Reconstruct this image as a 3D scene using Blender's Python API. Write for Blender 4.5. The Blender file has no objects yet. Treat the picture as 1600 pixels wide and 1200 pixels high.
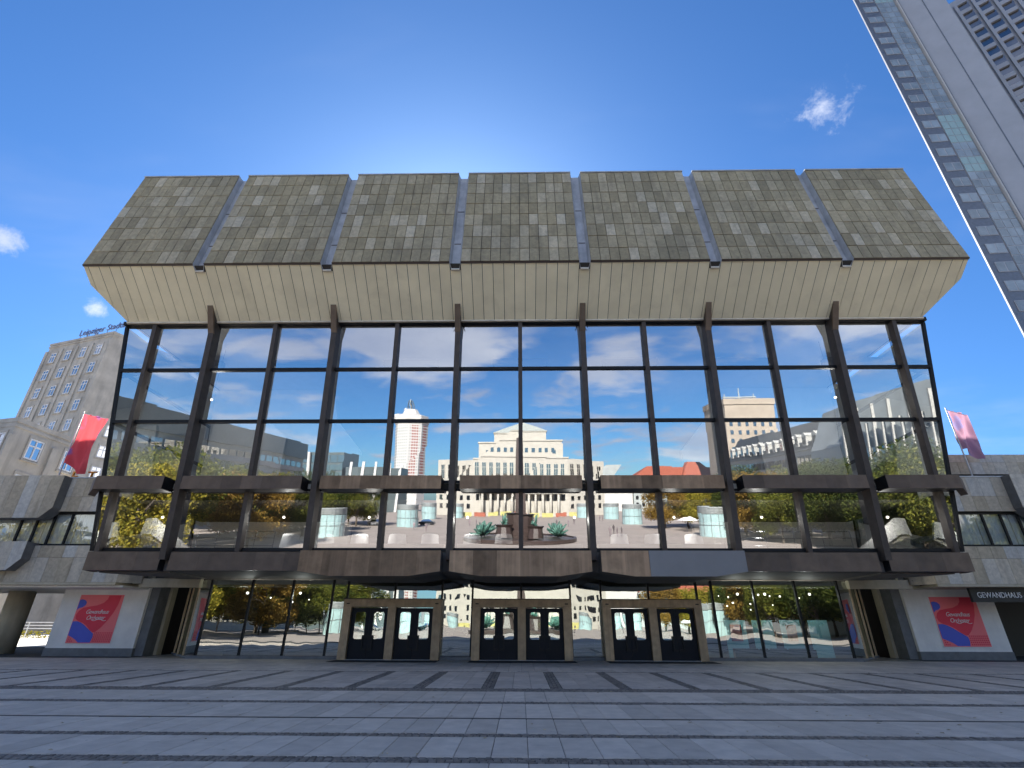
import bpy, bmesh, math, random
from mathutils import Vector, Matrix, Euler
random.seed(7)
R = math.radians
sc = bpy.context.scene
COL = sc.collection

# ------------------------------------------------------------------ camera
cam_d = bpy.data.cameras.new('camera')
cam = bpy.data.objects.new('camera', cam_d)
COL.objects.link(cam)
cam_d.sensor_width = 36.0
cam_d.lens = 36.0 * 782.63 / 1600.0
cam_d.clip_start = 0.05
cam_d.clip_end = 4000
_p, _y, _r = R(25.533), R(-1.0037), R(0.1904)
_f = Vector((math.sin(_y) * math.cos(_p), math.cos(_y) * math.cos(_p), math.sin(_p)))
_rt = Vector((math.cos(_y), -math.sin(_y), 0))
_up = _rt.cross(_f)
_x = math.cos(_r) * _rt + math.sin(_r) * _up
_u = -math.sin(_r) * _rt + math.cos(_r) * _up
M = Matrix((_x, _u, -_f)).transposed().to_4x4()
M.translation = Vector((-.021, 0, 1.603))
cam.matrix_world = M
sc.camera = cam

# ------------------------------------------------------------------ light, sky, exposure
SUN_EL, SUN_AZ = 34.0, -9.0          # azimuth from +Y towards +X
sun_dir = Vector((math.sin(R(SUN_AZ)) * math.cos(R(SUN_EL)), math.cos(R(SUN_AZ)) * math.cos(R(SUN_EL)), math.sin(R(SUN_EL))))
sd = bpy.data.lights.new('sun', 'SUN')
sd.energy = 5.0
sd.angle = R(.53)
sd.color = (1.0, .94, .84)
so = bpy.data.objects.new('sun', sd)
COL.objects.link(so)
so.rotation_euler = sun_dir.to_track_quat('Z', 'Y').to_euler()

world = bpy.data.worlds.new('World')
sc.world = world
world.use_nodes = True
wt = world.node_tree
wt.nodes.clear()


class NT:
    """small node helper"""
    def __init__(s, tree):
        s.t = tree
    def n(s, typ, **kw):
        nd = s.t.nodes.new(typ)
        for k, v in kw.items():
            setattr(nd, k, v)
        return nd
    def put(s, sock, v):
        if hasattr(v, 'is_linked') or isinstance(v, bpy.types.NodeSocket):
            s.t.links.new(v, sock)
        elif v is not None:
            if sock.type == 'RGBA' and len(v) == 3:
                v = (*v, 1)
            sock.default_value = v
    def math(s, op, a, b=0.0, c=None, clamp=False):
        nd = s.n('ShaderNodeMath', operation=op, use_clamp=clamp)
        s.put(nd.inputs[0], a)
        s.put(nd.inputs[1], b)
        if c is not None:
            s.put(nd.inputs[2], c)
        return nd.outputs[0]
    def vmath(s, op, a, b=None):
        nd = s.n('ShaderNodeVectorMath', operation=op)
        s.put(nd.inputs[0], a)
        if b is not None:
            s.put(nd.inputs[1], b)
        return nd.outputs['Value'] if op in ('DOT_PRODUCT', 'LENGTH') else nd.outputs[0]
    def mix(s, fac, a, b, blend='MIX'):
        nd = s.n('ShaderNodeMix', data_type='RGBA', blend_type=blend)
        nd.clamp_factor = True
        s.put(nd.inputs[0], fac)
        s.put(nd.inputs[6], a)
        s.put(nd.inputs[7], b)
        return nd.outputs[2]
    def noise(s, vec, scale, detail=4, rough=.55, dist=0.0):
        nd = s.n('ShaderNodeTexNoise')
        s.put(nd.inputs['Vector'], vec)
        nd.inputs['Scale'].default_value = scale
        nd.inputs['Detail'].default_value = detail
        nd.inputs['Roughness'].default_value = rough
        nd.inputs['Distortion'].default_value = dist
        return nd.outputs[0]
    def ramp(s, v, lo, hi, smooth=True):
        nd = s.n('ShaderNodeMapRange', interpolation_type='SMOOTHSTEP' if smooth else 'LINEAR')
        s.put(nd.inputs[0], v)
        nd.inputs[1].default_value = lo
        nd.inputs[2].default_value = hi
        return nd.outputs[0]
    def cramp(s, v, stops):
        nd = s.n('ShaderNodeValToRGB')
        s.put(nd.inputs[0], v)
        el = nd.color_ramp.elements
        while len(el) < len(stops):
            el.new(.5)
        for e, (p, c) in zip(el, stops):
            e.position = p
            e.color = (*c, 1)
        return nd.outputs[0]
    def scale(s, vec, xyz):
        nd = s.n('ShaderNodeMapping')
        s.put(nd.inputs['Vector'], vec)
        nd.inputs['Scale'].default_value = xyz
        return nd.outputs[0]


w = NT(wt)
sky = w.n('ShaderNodeTexSky', sky_type='NISHITA')
sky.sun_disc = False
sky.sun_elevation = R(SUN_EL)
sky.sun_rotation = R(SUN_AZ)
sky.altitude = 120
sky.air_density = 1.0
sky.dust_density = .65
sky.ozone_density = 3.5
skyc = w.n('ShaderNodeGamma')
skyc.inputs[1].default_value = 1.0
wt.links.new(sky.outputs[0], skyc.inputs[0])
hs = w.n('ShaderNodeHueSaturation')
hs.inputs['Saturation'].default_value = 1.12
wt.links.new(skyc.outputs[0], hs.inputs['Color'])
bw = w.n('ShaderNodeRGBToBW')
wt.links.new(hs.outputs[0], bw.inputs[0])
comp = w.math('MULTIPLY', w.math('POWER', w.math('MAXIMUM', bw.outputs[0], .05), .04), .385)
cc = w.n('ShaderNodeCombineXYZ')
for i_ in range(3):
    w.put(cc.inputs[i_], w.math('MULTIPLY', comp, (.50, .76, 1.0)[i_]))
skyt = w.mix(1.0, hs.outputs[0], cc.outputs[0], 'MULTIPLY')     # evens out the sky's range the way the phone did
tc = w.n('ShaderNodeTexCoord').outputs['Generated']
dirn = w.vmath('NORMALIZE', tc)
sep = w.n('ShaderNodeSeparateXYZ')
wt.links.new(dirn, sep.inputs[0])
dx, dy, dz = sep.outputs
zz = w.math('MAXIMUM', w.math('ADD', dz, .12), .04)
cmb = w.n('ShaderNodeCombineXYZ')
w.put(cmb.inputs[0], w.math('DIVIDE', dx, zz))
w.put(cmb.inputs[1], w.math('DIVIDE', dy, zz))
cmb.inputs[2].default_value = 3.7
cv = cmb.outputs[0]
n1 = w.noise(cv, 1.7, 8, .56, .25)
n2 = w.noise(cv, .55, 2, .5)
dens = w.math('ADD', n1, w.math('MULTIPLY', w.math('SUBTRACT', n2, .5), .55))
cum = w.ramp(dens, .47, .66)                       # fair-weather cumulus over the northern half
north = w.ramp(dy, .10, -.25)
above = w.ramp(dz, .0, .05)
cum = w.math('MULTIPLY', w.math('MULTIPLY', cum, north), w.math('MULTIPLY', above, .72))
wisp = None
for (az, el, rad, amp, k) in ((42.0, 45.9, 5.8, .80, 9.0), (-53.6, 28.2, 2.6, 1.15, 9.0), (-45.9, 25.6, 2.0, 1.2, 10.0), (-57.5, 24.5, 3.0, .7, 8.0)):
    c = (math.sin(R(az)) * math.cos(R(el)), math.cos(R(az)) * math.cos(R(el)), math.sin(R(el)))
    d = w.vmath('LENGTH', w.vmath('SUBTRACT', dirn, c))
    body = w.ramp(d, math.sin(R(rad)), 0.0)
    nz = w.noise(dirn, k * 2.6, 8, .66, .25)
    v = w.ramp(w.math('ADD', w.math('MULTIPLY', body, .5 * amp), w.math('SUBTRACT', nz, .5)), .26, .66)
    v = w.math('MULTIPLY', v, w.ramp(body, 0, .2))
    wisp = v if wisp is None else w.math('MAXIMUM', wisp, v)
veil = w.math('MULTIPLY', w.ramp(w.noise(w.scale(cv, (.8, 1.6, 1)), .8, 5, .6, .4), .50, .85), .22)
cl = w.math('MAXIMUM', w.math('MAXIMUM', cum, w.math('MULTIPLY', wisp, .75)), veil)
shade = w.ramp(w.noise(cv, 1.3, 4, .5), .35, .75)
cloud_c = w.mix(shade, (1.6, 1.75, 2.2), (2.9, 2.95, 3.1))
skymix = w.mix(cl, skyt, cloud_c)
bg = w.n('ShaderNodeBackground')
bg.inputs[1].default_value = .15
wt.links.new(skymix, bg.inputs[0])
wo = w.n('ShaderNodeOutputWorld')
wt.links.new(bg.outputs[0], wo.inputs[0])

vs = sc.view_settings
vs.view_transform = 'Standard'
vs.look = 'None'
vs.gamma = 1.0
vs.exposure = 1.68
sc.render.engine = 'CYCLES'
sc.cycles.use_denoising = True
sc.cycles.max_bounces = 10
sc.cycles.glossy_bounces = 5
sc.cycles.transparent_max_bounces = 24
sc.cycles.sample_clamp_indirect = 6
sc.cycles.caustics_reflective = False
sc.cycles.caustics_refractive = False


# ------------------------------------------------------------------ materials
MATS = {}


def new_mat(name):
    m = bpy.data.materials.new(name)
    m.use_nodes = True
    m.node_tree.nodes.clear()
    MATS[name] = m
    t = NT(m.node_tree)
    out = t.n('ShaderNodeOutputMaterial')
    return m, t, out


def principled(t, out, col, rough=.7, metal=0.0, bump=None, bdist=.01, spec=None):
    b = t.n('ShaderNodeBsdfPrincipled')
    t.put(b.inputs['Base Color'], col)
    t.put(b.inputs['Roughness'], rough)
    t.put(b.inputs['Metallic'], metal)
    if spec is not None:
        b.inputs['Specular IOR Level'].default_value = spec
    if bump is not None:
        bp = t.n('ShaderNodeBump')
        bp.inputs['Strength'].default_value = .6
        bp.inputs['Distance'].default_value = bdist
        t.put(bp.inputs['Height'], bump)
        t.t.links.new(bp.outputs[0], b.inputs['Normal'])
    t.t.links.new(b.outputs[0], out.inputs[0])
    return b


def simple(name, c, rough=.7, metal=0.0, var=.12, scale=2.0, streak=None, objvar=0.0, bump=0.0, spec=None, dirt=None, gum=0.0):
    """base colour with noise, optional vertical streaks, per-object tone, dirt stains"""
    m, t, out = new_mat(name)
    g = t.n('ShaderNodeNewGeometry')
    pos = g.outputs['Position']
    nz = t.noise(pos, scale, 5, .6)
    a = tuple(v * (1 - var * 1.6) for v in c)
    b = tuple(min(1, v * (1 + var * 1.6)) for v in c)
    col = t.mix(t.ramp(nz, .28, .72, False), a, b)
    if streak:
        sv = t.scale(pos, (streak[0], streak[0], .12))
        sn = t.noise(sv, 1.0, 4, .6)
        col = t.mix(t.math('MULTIPLY', t.ramp(sn, .45, .72), streak[1]), col, streak[2])
    if objvar:
        oi = t.n('ShaderNodeObjectInfo')
        rnd = t.math('FRACT', t.math('ADD', oi.outputs['Random'], g.outputs['Random Per Island']))
        col = t.mix(1.0, col, t.cramp(rnd, [(0, (1 - objvar,) * 3), (1, (1 + objvar,) * 3)]), 'MULTIPLY')
    if dirt:
        col = t.mix(t.math('MULTIPLY', t.ramp(t.noise(pos, dirt[0], 6, .65, .4), .5, .75), dirt[1]), col, dirt[2])
    if gum:
        vo = t.n('ShaderNodeTexVoronoi')
        vo.inputs['Scale'].default_value = 3.2
        t.t.links.new(pos, vo.inputs['Vector'])
        sp = t.math('MULTIPLY', t.ramp(vo.outputs['Distance'], .085, .05), gum)
        pick = t.ramp(t.noise(pos, 1.7, 1, .5), .5, .56)
        col = t.mix(t.math('MULTIPLY', sp, pick), col, tuple(v * .45 for v in c))
        st = t.ramp(t.noise(pos, .23, 5, .6, .8), .52, .74)
        col = t.mix(t.math('MULTIPLY', st, gum * .45), col, tuple(v * .6 for v in c))
    principled(t, out, col, rough, metal, nz if bump else None, bump or .01, spec)
    return m


def stone_mat(name, stops, rough=.75, scale=5.0, speck=True):
    m, t, out = new_mat(name)
    g = t.n('ShaderNodeNewGeometry')
    oi = t.n('ShaderNodeObjectInfo')
    rnd = t.math('FRACT', t.math('ADD', oi.outputs['Random'], g.outputs['Random Per Island']))
    col = t.cramp(rnd, stops)
    pos = g.outputs['Position']
    nz = t.noise(pos, scale, 6, .65, .5)
    col = t.mix(1.0, col, t.cramp(nz, [(.25, (.72, .72, .73)), (.75, (1.22, 1.2, 1.16))]), 'MULTIPLY')
    big = t.noise(pos, .35, 3, .5)
    col = t.mix(1.0, col, t.cramp(big, [(.3, (.85, .86, .88)), (.7, (1.1, 1.08, 1.04))]), 'MULTIPLY')
    sv = t.scale(pos, (3.0, 3.0, .3))
    col = t.mix(t.math('MULTIPLY', t.ramp(t.noise(sv, 1.0, 4, .6), .48, .78), .5), col, (.20, .165, .115))
    if speck:
        sp = t.ramp(t.noise(pos, 7.0, 2, .5), .74, .80)
        col = t.mix(t.math('MULTIPLY', sp, .8), col, (.03, .025, .02))
    principled(t, out, col, rough, 0, nz, .006, .3)
    return m


stone_mat('travertine_roof', [(0, (.340, .288, .182)), (.3, (.395, .335, .215)), (.6, (.44, .375, .245)), (.82, (.485, .415, .28)), (.92, (.55, .48, .345)), (1.0, (.62, .55, .41))])
stone_mat('travertine_wing', [(0, (.45, .39, .29)), (.4, (.54, .48, .38)), (.7, (.60, .55, .46)), (1.0, (.56, .56, .53))])
simple('roof_backing', (.05, .045, .04), .9)
simple('zinc', (.50, .50, .50), .5, .2, .15, 1.5, (4.0, .4, (.30, .31, .33)))
simple('soffit_paint', (.88, .80, .575), .6, 0, .05, .6, None, .04, 0, .3, (.9, .22, (.50, .43, .29)))
simple('trim_paint', (.75, .68, .55), .5)
simple('bronze', (.070, .052, .040), .55, .0, .18, 3.0, (5.0, .35, (.085, .062, .045)))
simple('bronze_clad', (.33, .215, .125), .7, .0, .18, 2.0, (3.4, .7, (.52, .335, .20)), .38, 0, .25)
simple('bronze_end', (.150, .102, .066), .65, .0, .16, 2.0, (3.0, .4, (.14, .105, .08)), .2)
simple('grey_sheet', (.26, .25, .24), .5, .2, .05, .8)
simple('black_frame', (.012, .012, .013), .45, .0, .12, 2.0, None, 0, 0, .25)
simple('dark_soffit', (.13, .115, .10), .7, 0, .1, 1.0)
simple('white_concrete', (.86, .83, .78), .8, 0, .07, .9, (2.0, .18, (.60, .58, .55)), 0, .004, .2, (1.1, .15, (.58, .56, .53)))
simple('beige_concrete', (.50, .44, .32), .8, 0, .10, 1.2, (2.0, .35, (.26, .22, .16)))
simple('plinth_stone', (.17, .175, .18), .7, 0, .12, 3.0)
simple('portal_bronze', (.42, .30, .18), .5, .3, .15, 3.0, (6.0, .4, (.22, .155, .095)), .15)
simple('door_black', (.010, .012, .018), .45, .0, .12, 2.0, None, 0, 0, .18)
simple('interior_white', (.72, .72, .70), .7, 0, .03)
simple('interior_cream', (.48, .45, .38), .8, 0, .05)
simple('interior_dark', (.055, .052, .048), .8, 0, .1)
simple('interior_floor', (.22, .20, .17), .4, 0, .1)
simple('table_cloth', (.80, .81, .83), .8, 0, .04, 6.0)
simple('cyan_board', (.30, .62, .66), .6, 0, .04)
simple('counter_dark', (.05, .06, .06), .5)
simple('picture_red', (.35, .06, .045), .6, 0, .5, 6.0)
simple('picture_portrait', (.38, .24, .20), .6, 0, .5, 7.0)
simple('sign_shade_black', (.012, .012, .012), .5)  # black of the signs; also paints shade into entry recess and passage
simple('sign_cream', (.72, .66, .40), .6)
simple('white_paint', (.80, .80, .80), .5)
simple('orange_letter', (.85, .32, .04), .5)
simple('blue_letter', (.12, .17, .30), .5)
simple('poster_coral', (1.0, .20, .21), .55, 0, .02)
simple('poster_crimson', (.85, .04, .08), .55, 0, .02)
simple('poster_blue', (.085, .12, .60), .55, 0, .02)
simple('poster_text', (.86, .82, .82), .55, 0, .02)
simple('paving_slab', (.60, .53, .45), .7, 0, .08, 3.0, None, .11, .003, .4, (.9, .45, (.40, .35, .295)), .8)
simple('paving_field', (.52, .455, .39), .65, 0, .10, 3.0, None, .14, .003, .4, (.8, .35, (.33, .28, .245)), .8)
simple('cobble', (.17, .15, .13), .6, 0, .15, 8.0, None, .35, .004)
simple('joint_grit', (.045, .045, .046), .95, 0, .2, 20.0)
simple('drain_black', (.008, .008, .008), .6)
simple('mat_black', (.014, .015, .018), .95, 0, .2, 30.0)
simple('dry_leaf', (.45, .36, .22), .8, 0, .3, 30.0, None, .4)
simple('europa_stone', (.52, .475, .41), .85, 0, .12, .35, (.6, .45, (.20, .185, .165)), 0, .004, .2, (.25, .35, (.22, .20, .18)))
simple('opera_stone', (.40, .38, .335), .8, 0, .05, .5)
simple('opera_roof', (.30, .33, .32), .6)
simple('white_tower', (.50, .49, .475), .7, 0, .03)
simple('tower_red', (.24, .06, .045), .7)
simple('kroch_stone', (.32, .27, .215), .8, 0, .08, .3)
simple('slate', (.05, .055, .06), .6)
simple('red_roof', (.30, .085, .05), .7)
simple('city_panel', (.40, .415, .45), .55, .1, .05, .3, (.3, .2, (.34, .35, .38)))
simple('tower_glass', (.27, .33, .38), .15, 0, .15, .4, None, .18)
simple('city_dark', (.15, .17, .205), .35, .2)
simple('glass_drum', (.32, .46, .47), .2, 0, .06, 1.0)
simple('grey_facade', (.30, .33, .33), .6, 0, .1, .3)
simple('dark_facade', (.065, .085, .09), .35, 0, .1, .3)
simple('light_facade', (.36, .36, .34), .7)
simple('bark', (.085, .065, .048), .9, 0, .25, 4.0)
simple('bronze_green', (.06, .15, .12), .5, .3, .3, 3.0)
simple('granite_dark', (.05, .035, .032), .35)
simple('car_paint', (.025, .03, .04), .2, .3)
simple('car_silver', (.45, .46, .48), .25, .6)
simple('rubber', (.02, .02, .02), .8)
simple('hedge_leaf', (.20, .26, .05), .8, 0, .4, 6.0)
simple('yellow_banner', (.42, .39, .14), .7)
simple('plaza_far', (.33, .285, .255), .8, 0, .08, .2, None, 0, 0, None, (.12, .35, (.25, .215, .19)))
simple('street_light_ground', (.50, .49, .46), .85)
simple('steel_rail', (.30, .32, .34), .35, .8)
simple('skin_cloth', (.16, .13, .14), .8, 0, .3, 3.0, None, .8)


def flag_mat(name, c1, c2, sc_):
    m, t, out = new_mat(name)
    g = t.n('ShaderNodeNewGeometry')
    col = t.mix(t.ramp(t.noise(g.outputs['Position'], sc_, 2, .5, .3), .52, .62), c1, c2)
    d = t.n('ShaderNodeBsdfDiffuse')
    t.put(d.inputs[0], col)
    tr = t.n('ShaderNodeBsdfTranslucent')
    t.put(tr.inputs[0], col)
    mx = t.n('ShaderNodeMixShader')
    mx.inputs[0].default_value = .32
    t.t.links.new(d.outputs[0], mx.inputs[1])
    t.t.links.new(tr.outputs[0], mx.inputs[2])
    t.t.links.new(mx.outputs[0], out.inputs[0])


flag_mat('flag_red', (.92, .14, .16), (.42, .20, .50), .75)
flag_mat('flag_pink', (.62, .36, .48), (.45, .38, .66), .8)


def leaf_mat(name, c1, c2, c3):
    m, t, out = new_mat(name)
    g = t.n('ShaderNodeNewGeometry')
    col = t.cramp(g.outputs['Random Per Island'], [(0, c1), (.5, c2), (1, c3)])
    d = t.n('ShaderNodeBsdfDiffuse')
    t.put(d.inputs[0], col)
    tr = t.n('ShaderNodeBsdfTranslucent')
    t.put(tr.inputs[0], col)
    mx = t.n('ShaderNodeMixShader')
    mx.inputs[0].default_value = .35
    t.t.links.new(d.outputs[0], mx.inputs[1])
    t.t.links.new(tr.outputs[0], mx.inputs[2])
    t.t.links.new(mx.outputs[0], out.inputs[0])


leaf_mat('leaf_green', (.055, .075, .018), (.11, .125, .025), (.20, .19, .032))
leaf_mat('leaf_yellow', (.15, .15, .025), (.26, .23, .035), (.38, .30, .045))
leaf_mat('leaf_orange', (.13, .085, .022), (.23, .14, .03), (.34, .22, .05))
leaf_mat('leaf_dark', (.03, .048, .014), (.05, .07, .018), (.09, .10, .022))


def glass_mat(name, tint, refl, edge, bump_scale=None, bump_d=0.0, tone=(1, 1, 1)):
    m, t, out = new_mat(name)
    tr = t.n('ShaderNodeBsdfTransparent')
    t.put(tr.inputs[0], tint)
    gl = t.n('ShaderNodeBsdfGlossy')
    gl.inputs['Roughness'].default_value = 0.0
    t.put(gl.inputs[0], tone)
    fr = t.n('ShaderNodeFresnel')
    fr.inputs[0].default_value = 1.5
    fac = t.math('ADD', t.math('MULTIPLY', fr.outputs[0], edge), refl, clamp=True)
    if bump_scale:
        g = t.n('ShaderNodeNewGeometry')
        oi = t.n('ShaderNodeObjectInfo')
        off = t.vmath('ADD', g.outputs['Position'], t.vmath('SCALE', oi.outputs['Location']))
        cb = t.n('ShaderNodeCombineXYZ')
        t.put(cb.inputs[1], t.math('MULTIPLY', oi.outputs['Random'], 40.0))
        vec = t.vmath('ADD', g.outputs['Position'], cb.outputs[0])
        nz = t.noise(t.scale(vec, (1.0, 1.0, .45)), bump_scale, 2, .5)
        bp = t.n('ShaderNodeBump')
        bp.inputs['Strength'].default_value = 1.0
        bp.inputs['Distance'].default_value = bump_d
        t.put(bp.inputs['Height'], nz)
        t.t.links.new(bp.outputs[0], gl.inputs['Normal'])
    mx = t.n('ShaderNodeMixShader')
    t.put(mx.inputs[0], fac)
    t.t.links.new(tr.outputs[0], mx.inputs[1])
    t.t.links.new(gl.outputs[0], mx.inputs[2])
    t.t.links.new(mx.outputs[0], out.inputs[0])


glass_mat('glass_coated', (1.0, 1.0, 1.0), .47, .8, .35, .0032, (.97, .98, 1.0))
glass_mat('glass_ground', (.88, .98, .98), .42, .8, .55, .012, (.95, 1.0, .97))
glass_mat('glass_wing', (.9, .95, .97), .16, .8, .8, .010)
glass_mat('glass_clear', (.97, .99, .985), .0, .0)
glass_mat('glass_far', (.10, .13, .17), .25, 1.0, .5, .004)


def emit(name, c, s):
    m, t, out = new_mat(name)
    e = t.n('ShaderNodeEmission')
    t.put(e.inputs[0], c)
    e.inputs[1].default_value = s
    t.t.links.new(e.outputs[0], out.inputs[0])


emit('lamp_glow', (1.0, .90, .76), 2.2)

# ------------------------------------------------------------------ mesh helpers


def tag(o, label=None, cat=None, group=None, kind=None):
    if label: o['label'] = label
    if cat: o['category'] = cat
    if group: o['group'] = group
    if kind: o['kind'] = kind
    return o


def adopt(o, parent):
    if parent is not None:
        o.parent = parent
        if parent.type == 'EMPTY':
            o.matrix_parent_inverse = (Matrix.Translation(parent.location) @ parent.rotation_euler.to_matrix().to_4x4()).inverted()
    return o


def thing(name, loc, label, cat, group=None):
    o = bpy.data.objects.new(name, None)
    o.location = loc
    o.empty_display_size = .3
    COL.objects.link(o)
    return tag(o, label, cat, group)


class MB:
    def __init__(s):
        s.v, s.f, s.m = [], [], []
    def add(s, vs, fs, mi=0):
        b = len(s.v)
        s.v += [tuple(p) for p in vs]
        s.f += [tuple(b + i for i in f) for f in fs]
        s.m += [mi] * len(fs)
        return s
    def hexa(s, p, mi=0):
        """8 corners: bottom 0-3 counter-clockwise from above, top 4-7"""
        return s.add(p, [(0, 3, 2, 1), (4, 5, 6, 7), (0, 1, 5, 4), (1, 2, 6, 5), (2, 3, 7, 6), (3, 0, 4, 7)], mi)
    def box(s, x0, x1, y0, y1, z0, z1, mi=0):
        return s.hexa([(x0, y0, z0), (x1, y0, z0), (x1, y1, z0), (x0, y1, z0), (x0, y0, z1), (x1, y0, z1), (x1, y1, z1), (x0, y1, z1)], mi)
    def prism(s, poly, vec, mi=0):
        """closed prism: polygon swept along vec"""
        n = len(poly)
        vec = Vector(vec)
        a = [Vector(p) for p in poly]
        nrm = Vector((0, 0, 0))
        for i in range(n):
            nrm += (a[i] - a[0]).cross(a[(i + 1) % n] - a[0])
        if nrm.dot(vec) > 0:
            a.reverse()
        b = [p + vec for p in a]
        fs = [tuple(range(n)), tuple(range(2 * n - 1, n - 1, -1))]
        for i in range(n):
            j = (i + 1) % n
            fs.append((j, i, n + i, n + j))
        return s.add(a + b, fs, mi)
    def tube(s, p0, p1, r0, r1=None, n=8, cap=True, mi=0):
        r1 = r0 if r1 is None else r1
        p0, p1 = Vector(p0), Vector(p1)
        d = (p1 - p0).normalized()
        a = d.orthogonal().normalized()
        b = d.cross(a)
        vs = []
        for p, r in ((p0, r0), (p1, r1)):
            for i in range(n):
                t = 2 * math.pi * i / n
                vs.append(p + a * (math.cos(t) * r) + b * (math.sin(t) * r))
        fs = [(i, (i + 1) % n, n + (i + 1) % n, n + i) for i in range(n)]
        if cap:
            fs += [tuple(range(n - 1, -1, -1)), tuple(range(n, 2 * n))]
        return s.add(vs, fs, mi)
    def lathe(s, prof, c=(0, 0, 0), n=16, wob=None, mi=0):
        vs, fs = [], []
        for k, (r, z) in enumerate(prof):
            for i in range(n):
                t = 2 * math.pi * i / n
                rr = r * (1 + (wob[k] * math.cos(t * 5 + k * .3) if wob else 0))
                vs.append((c[0] + rr * math.cos(t), c[1] + rr * math.sin(t), c[2] + z))
        for k in range(len(prof) - 1):
            for i in range(n):
                j = (i + 1) % n
                fs.append((k * n + i, k * n + j, (k + 1) * n + j, (k + 1) * n + i))
        fs.append(tuple(range(n - 1, -1, -1)))
        fs.append(tuple((len(prof) - 1) * n + i for i in range(n)))
        return s.add(vs, fs, mi)
    def mesh(s, name, mats):
        me = bpy.data.meshes.new(name)
        me.from_pydata(s.v, [], s.f)
        for m in (mats if isinstance(mats, (list, tuple)) else [mats]):
            me.materials.append(MATS[m])
        if max(s.m, default=0) > 0:
            me.polygons.foreach_set('material_index', s.m)
        me.update()
        return me
    def build(s, name, mats, parent=None, smooth=False):
        o = bpy.data.objects.new(name, s.mesh(name, mats))
        if smooth:
            o.data.polygons.foreach_set('use_smooth', [True] * len(o.data.polygons))
        COL.objects.link(o)
        return adopt(o, parent)


def inst(name, me, loc, parent=None, rot=(0, 0, 0), scl=None):
    o = bpy.data.objects.new(name, me)
    o.location = loc
    o.rotation_euler = rot
    if scl: o.scale = scl
    COL.objects.link(o)
    return adopt(o, parent)


def box(name, x0, x1, y0, y1, z0, z1, mat, parent=None):
    return MB().box(x0, x1, y0, y1, z0, z1).build(name, mat, parent)


def pane(name, a, b, c, d, parent, mat='glass_coated', th=.02, jit=.0):
    """glass pane with corners bottom-left, bottom-right, top-right, top-left seen from outside"""
    a, b, c, d = map(Vector, (a, b, c, d))
    n = (b - a).cross(d - a).normalized()
    q = [p + n * random.uniform(-jit, jit) for p in (a, b, c, d)]
    back = [p - n * th for p in (a, b, c, d)]
    m = MB()
    m.add(q + back, [(0, 1, 2, 3)], 0)
    m.f += [(7, 6, 5, 4), (1, 0, 4, 5), (2, 1, 5, 6), (3, 2, 6, 7), (0, 3, 7, 4)]
    m.m += [1] * 5
    return m.build(name, [mat, 'glass_clear'], parent)


def text(name, body, size, loc, rot, mat, parent=None, depth=.01, align='LEFT', shear=0.0, space=1.0, xs=1.0, tagd=None):
    cu = bpy.data.curves.new(name, 'FONT')
    cu.body = body
    cu.size = size
    cu.extrude = depth
    cu.align_x = align
    cu.align_y = 'CENTER'
    cu.shear = shear
    cu.space_character = space
    o = bpy.data.objects.new(name + '_tmp', cu)
    COL.objects.link(o)
    dg = bpy.context.evaluated_depsgraph_get()
    me = bpy.data.meshes.new_from_object(o.evaluated_get(dg))
    bpy.data.objects.remove(o)
    me.materials.clear()
    me.materials.append(MATS[mat])
    t = bpy.data.objects.new(name, me)
    t.location = loc
    t.rotation_euler = rot
    t.scale = (xs, 1, 1)
    COL.objects.link(t)
    return adopt(t, parent)


# ================================================================== SETTING: ground
W = 6.35
g = MB()
g.add([(-1500, -1500, -.06), (1500, -1500, -.06), (1500, 1500, -.06), (-1500, 1500, -.06)], [(0, 1, 2, 3)])
tag(g.build('ground', 'plaza_far'), kind='structure')

plaza = tag(MB().box(-45, 45, 2.0, 40, -.05, -.016).build('paved_plaza', 'joint_grit'), kind='structure')
slab_cache = {}


def slab_mesh(sx, sy):
    k = (round(sx, 3), round(sy, 3))
    if k not in slab_cache:
        e = .006
        m = MB()
        x, y = sx / 2, sy / 2
        m.add([(-x, -y, -.014), (x, -y, -.014), (x, y, -.014), (-x, y, -.014),
               (-x + e, -y + e, 0), (x - e, -y + e, 0), (x - e, y - e, 0), (-x + e, y - e, 0)],
              [(4, 5, 6, 7), (0, 1, 5, 4), (1, 2, 6, 5), (2, 3, 7, 6), (3, 0, 4, 7)])
        slab_cache[k] = m.mesh('paving_slab', 'paving_slab')
    return slab_cache[k]


rows = [(6.25, 7.80, 8.6), (8.14, 9.42, 10.6), (9.72, 11.05, 12.2), (11.20, 13.00, 14.4), (13.40, 15.20, 16.8)]
nslab = 0
for (y0, y1, hw) in rows:
    n = int(hw / .5)
    offx = .07 if y0 < 9 else .07 + random.choice((0, .0))
    for i in range(-n, n + 1):
        x = offx + .25 + i * .5
        L = y1 - y0
        parts = [(y0, y1)]
        if nslab < 276 and random.random() < .10:
            f = y0 + L * random.choice((.33, .5, .66))
            parts = [(y0, f), (f, y1)]
        for (a, b) in parts:
            inst('paving_slab', slab_mesh(.494, b - a - .008), (x, (a + b) / 2, random.uniform(-.0025, .0015)), plaza,
                 (random.uniform(-.0012, .0012), random.uniform(-.002, .002), 0))
            nslab += 1
# the outer run of slabs and the field by the doors: too flat in the picture to pick apart
fld = MB()


def slab_into(m, x0, x1, y0, y1, z):
    e = .006
    m.add([(x0, y0, -.014), (x1, y0, -.014), (x1, y1, -.014), (x0, y1, -.014), (x0 + e, y0 + e, z), (x1 - e, y0 + e, z), (x1 - e, y1 - e, z), (x0 + e, y1 - e, z)],
          [(4, 5, 6, 7), (0, 1, 5, 4), (1, 2, 6, 5), (2, 3, 7, 6), (3, 0, 4, 7)])


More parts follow.
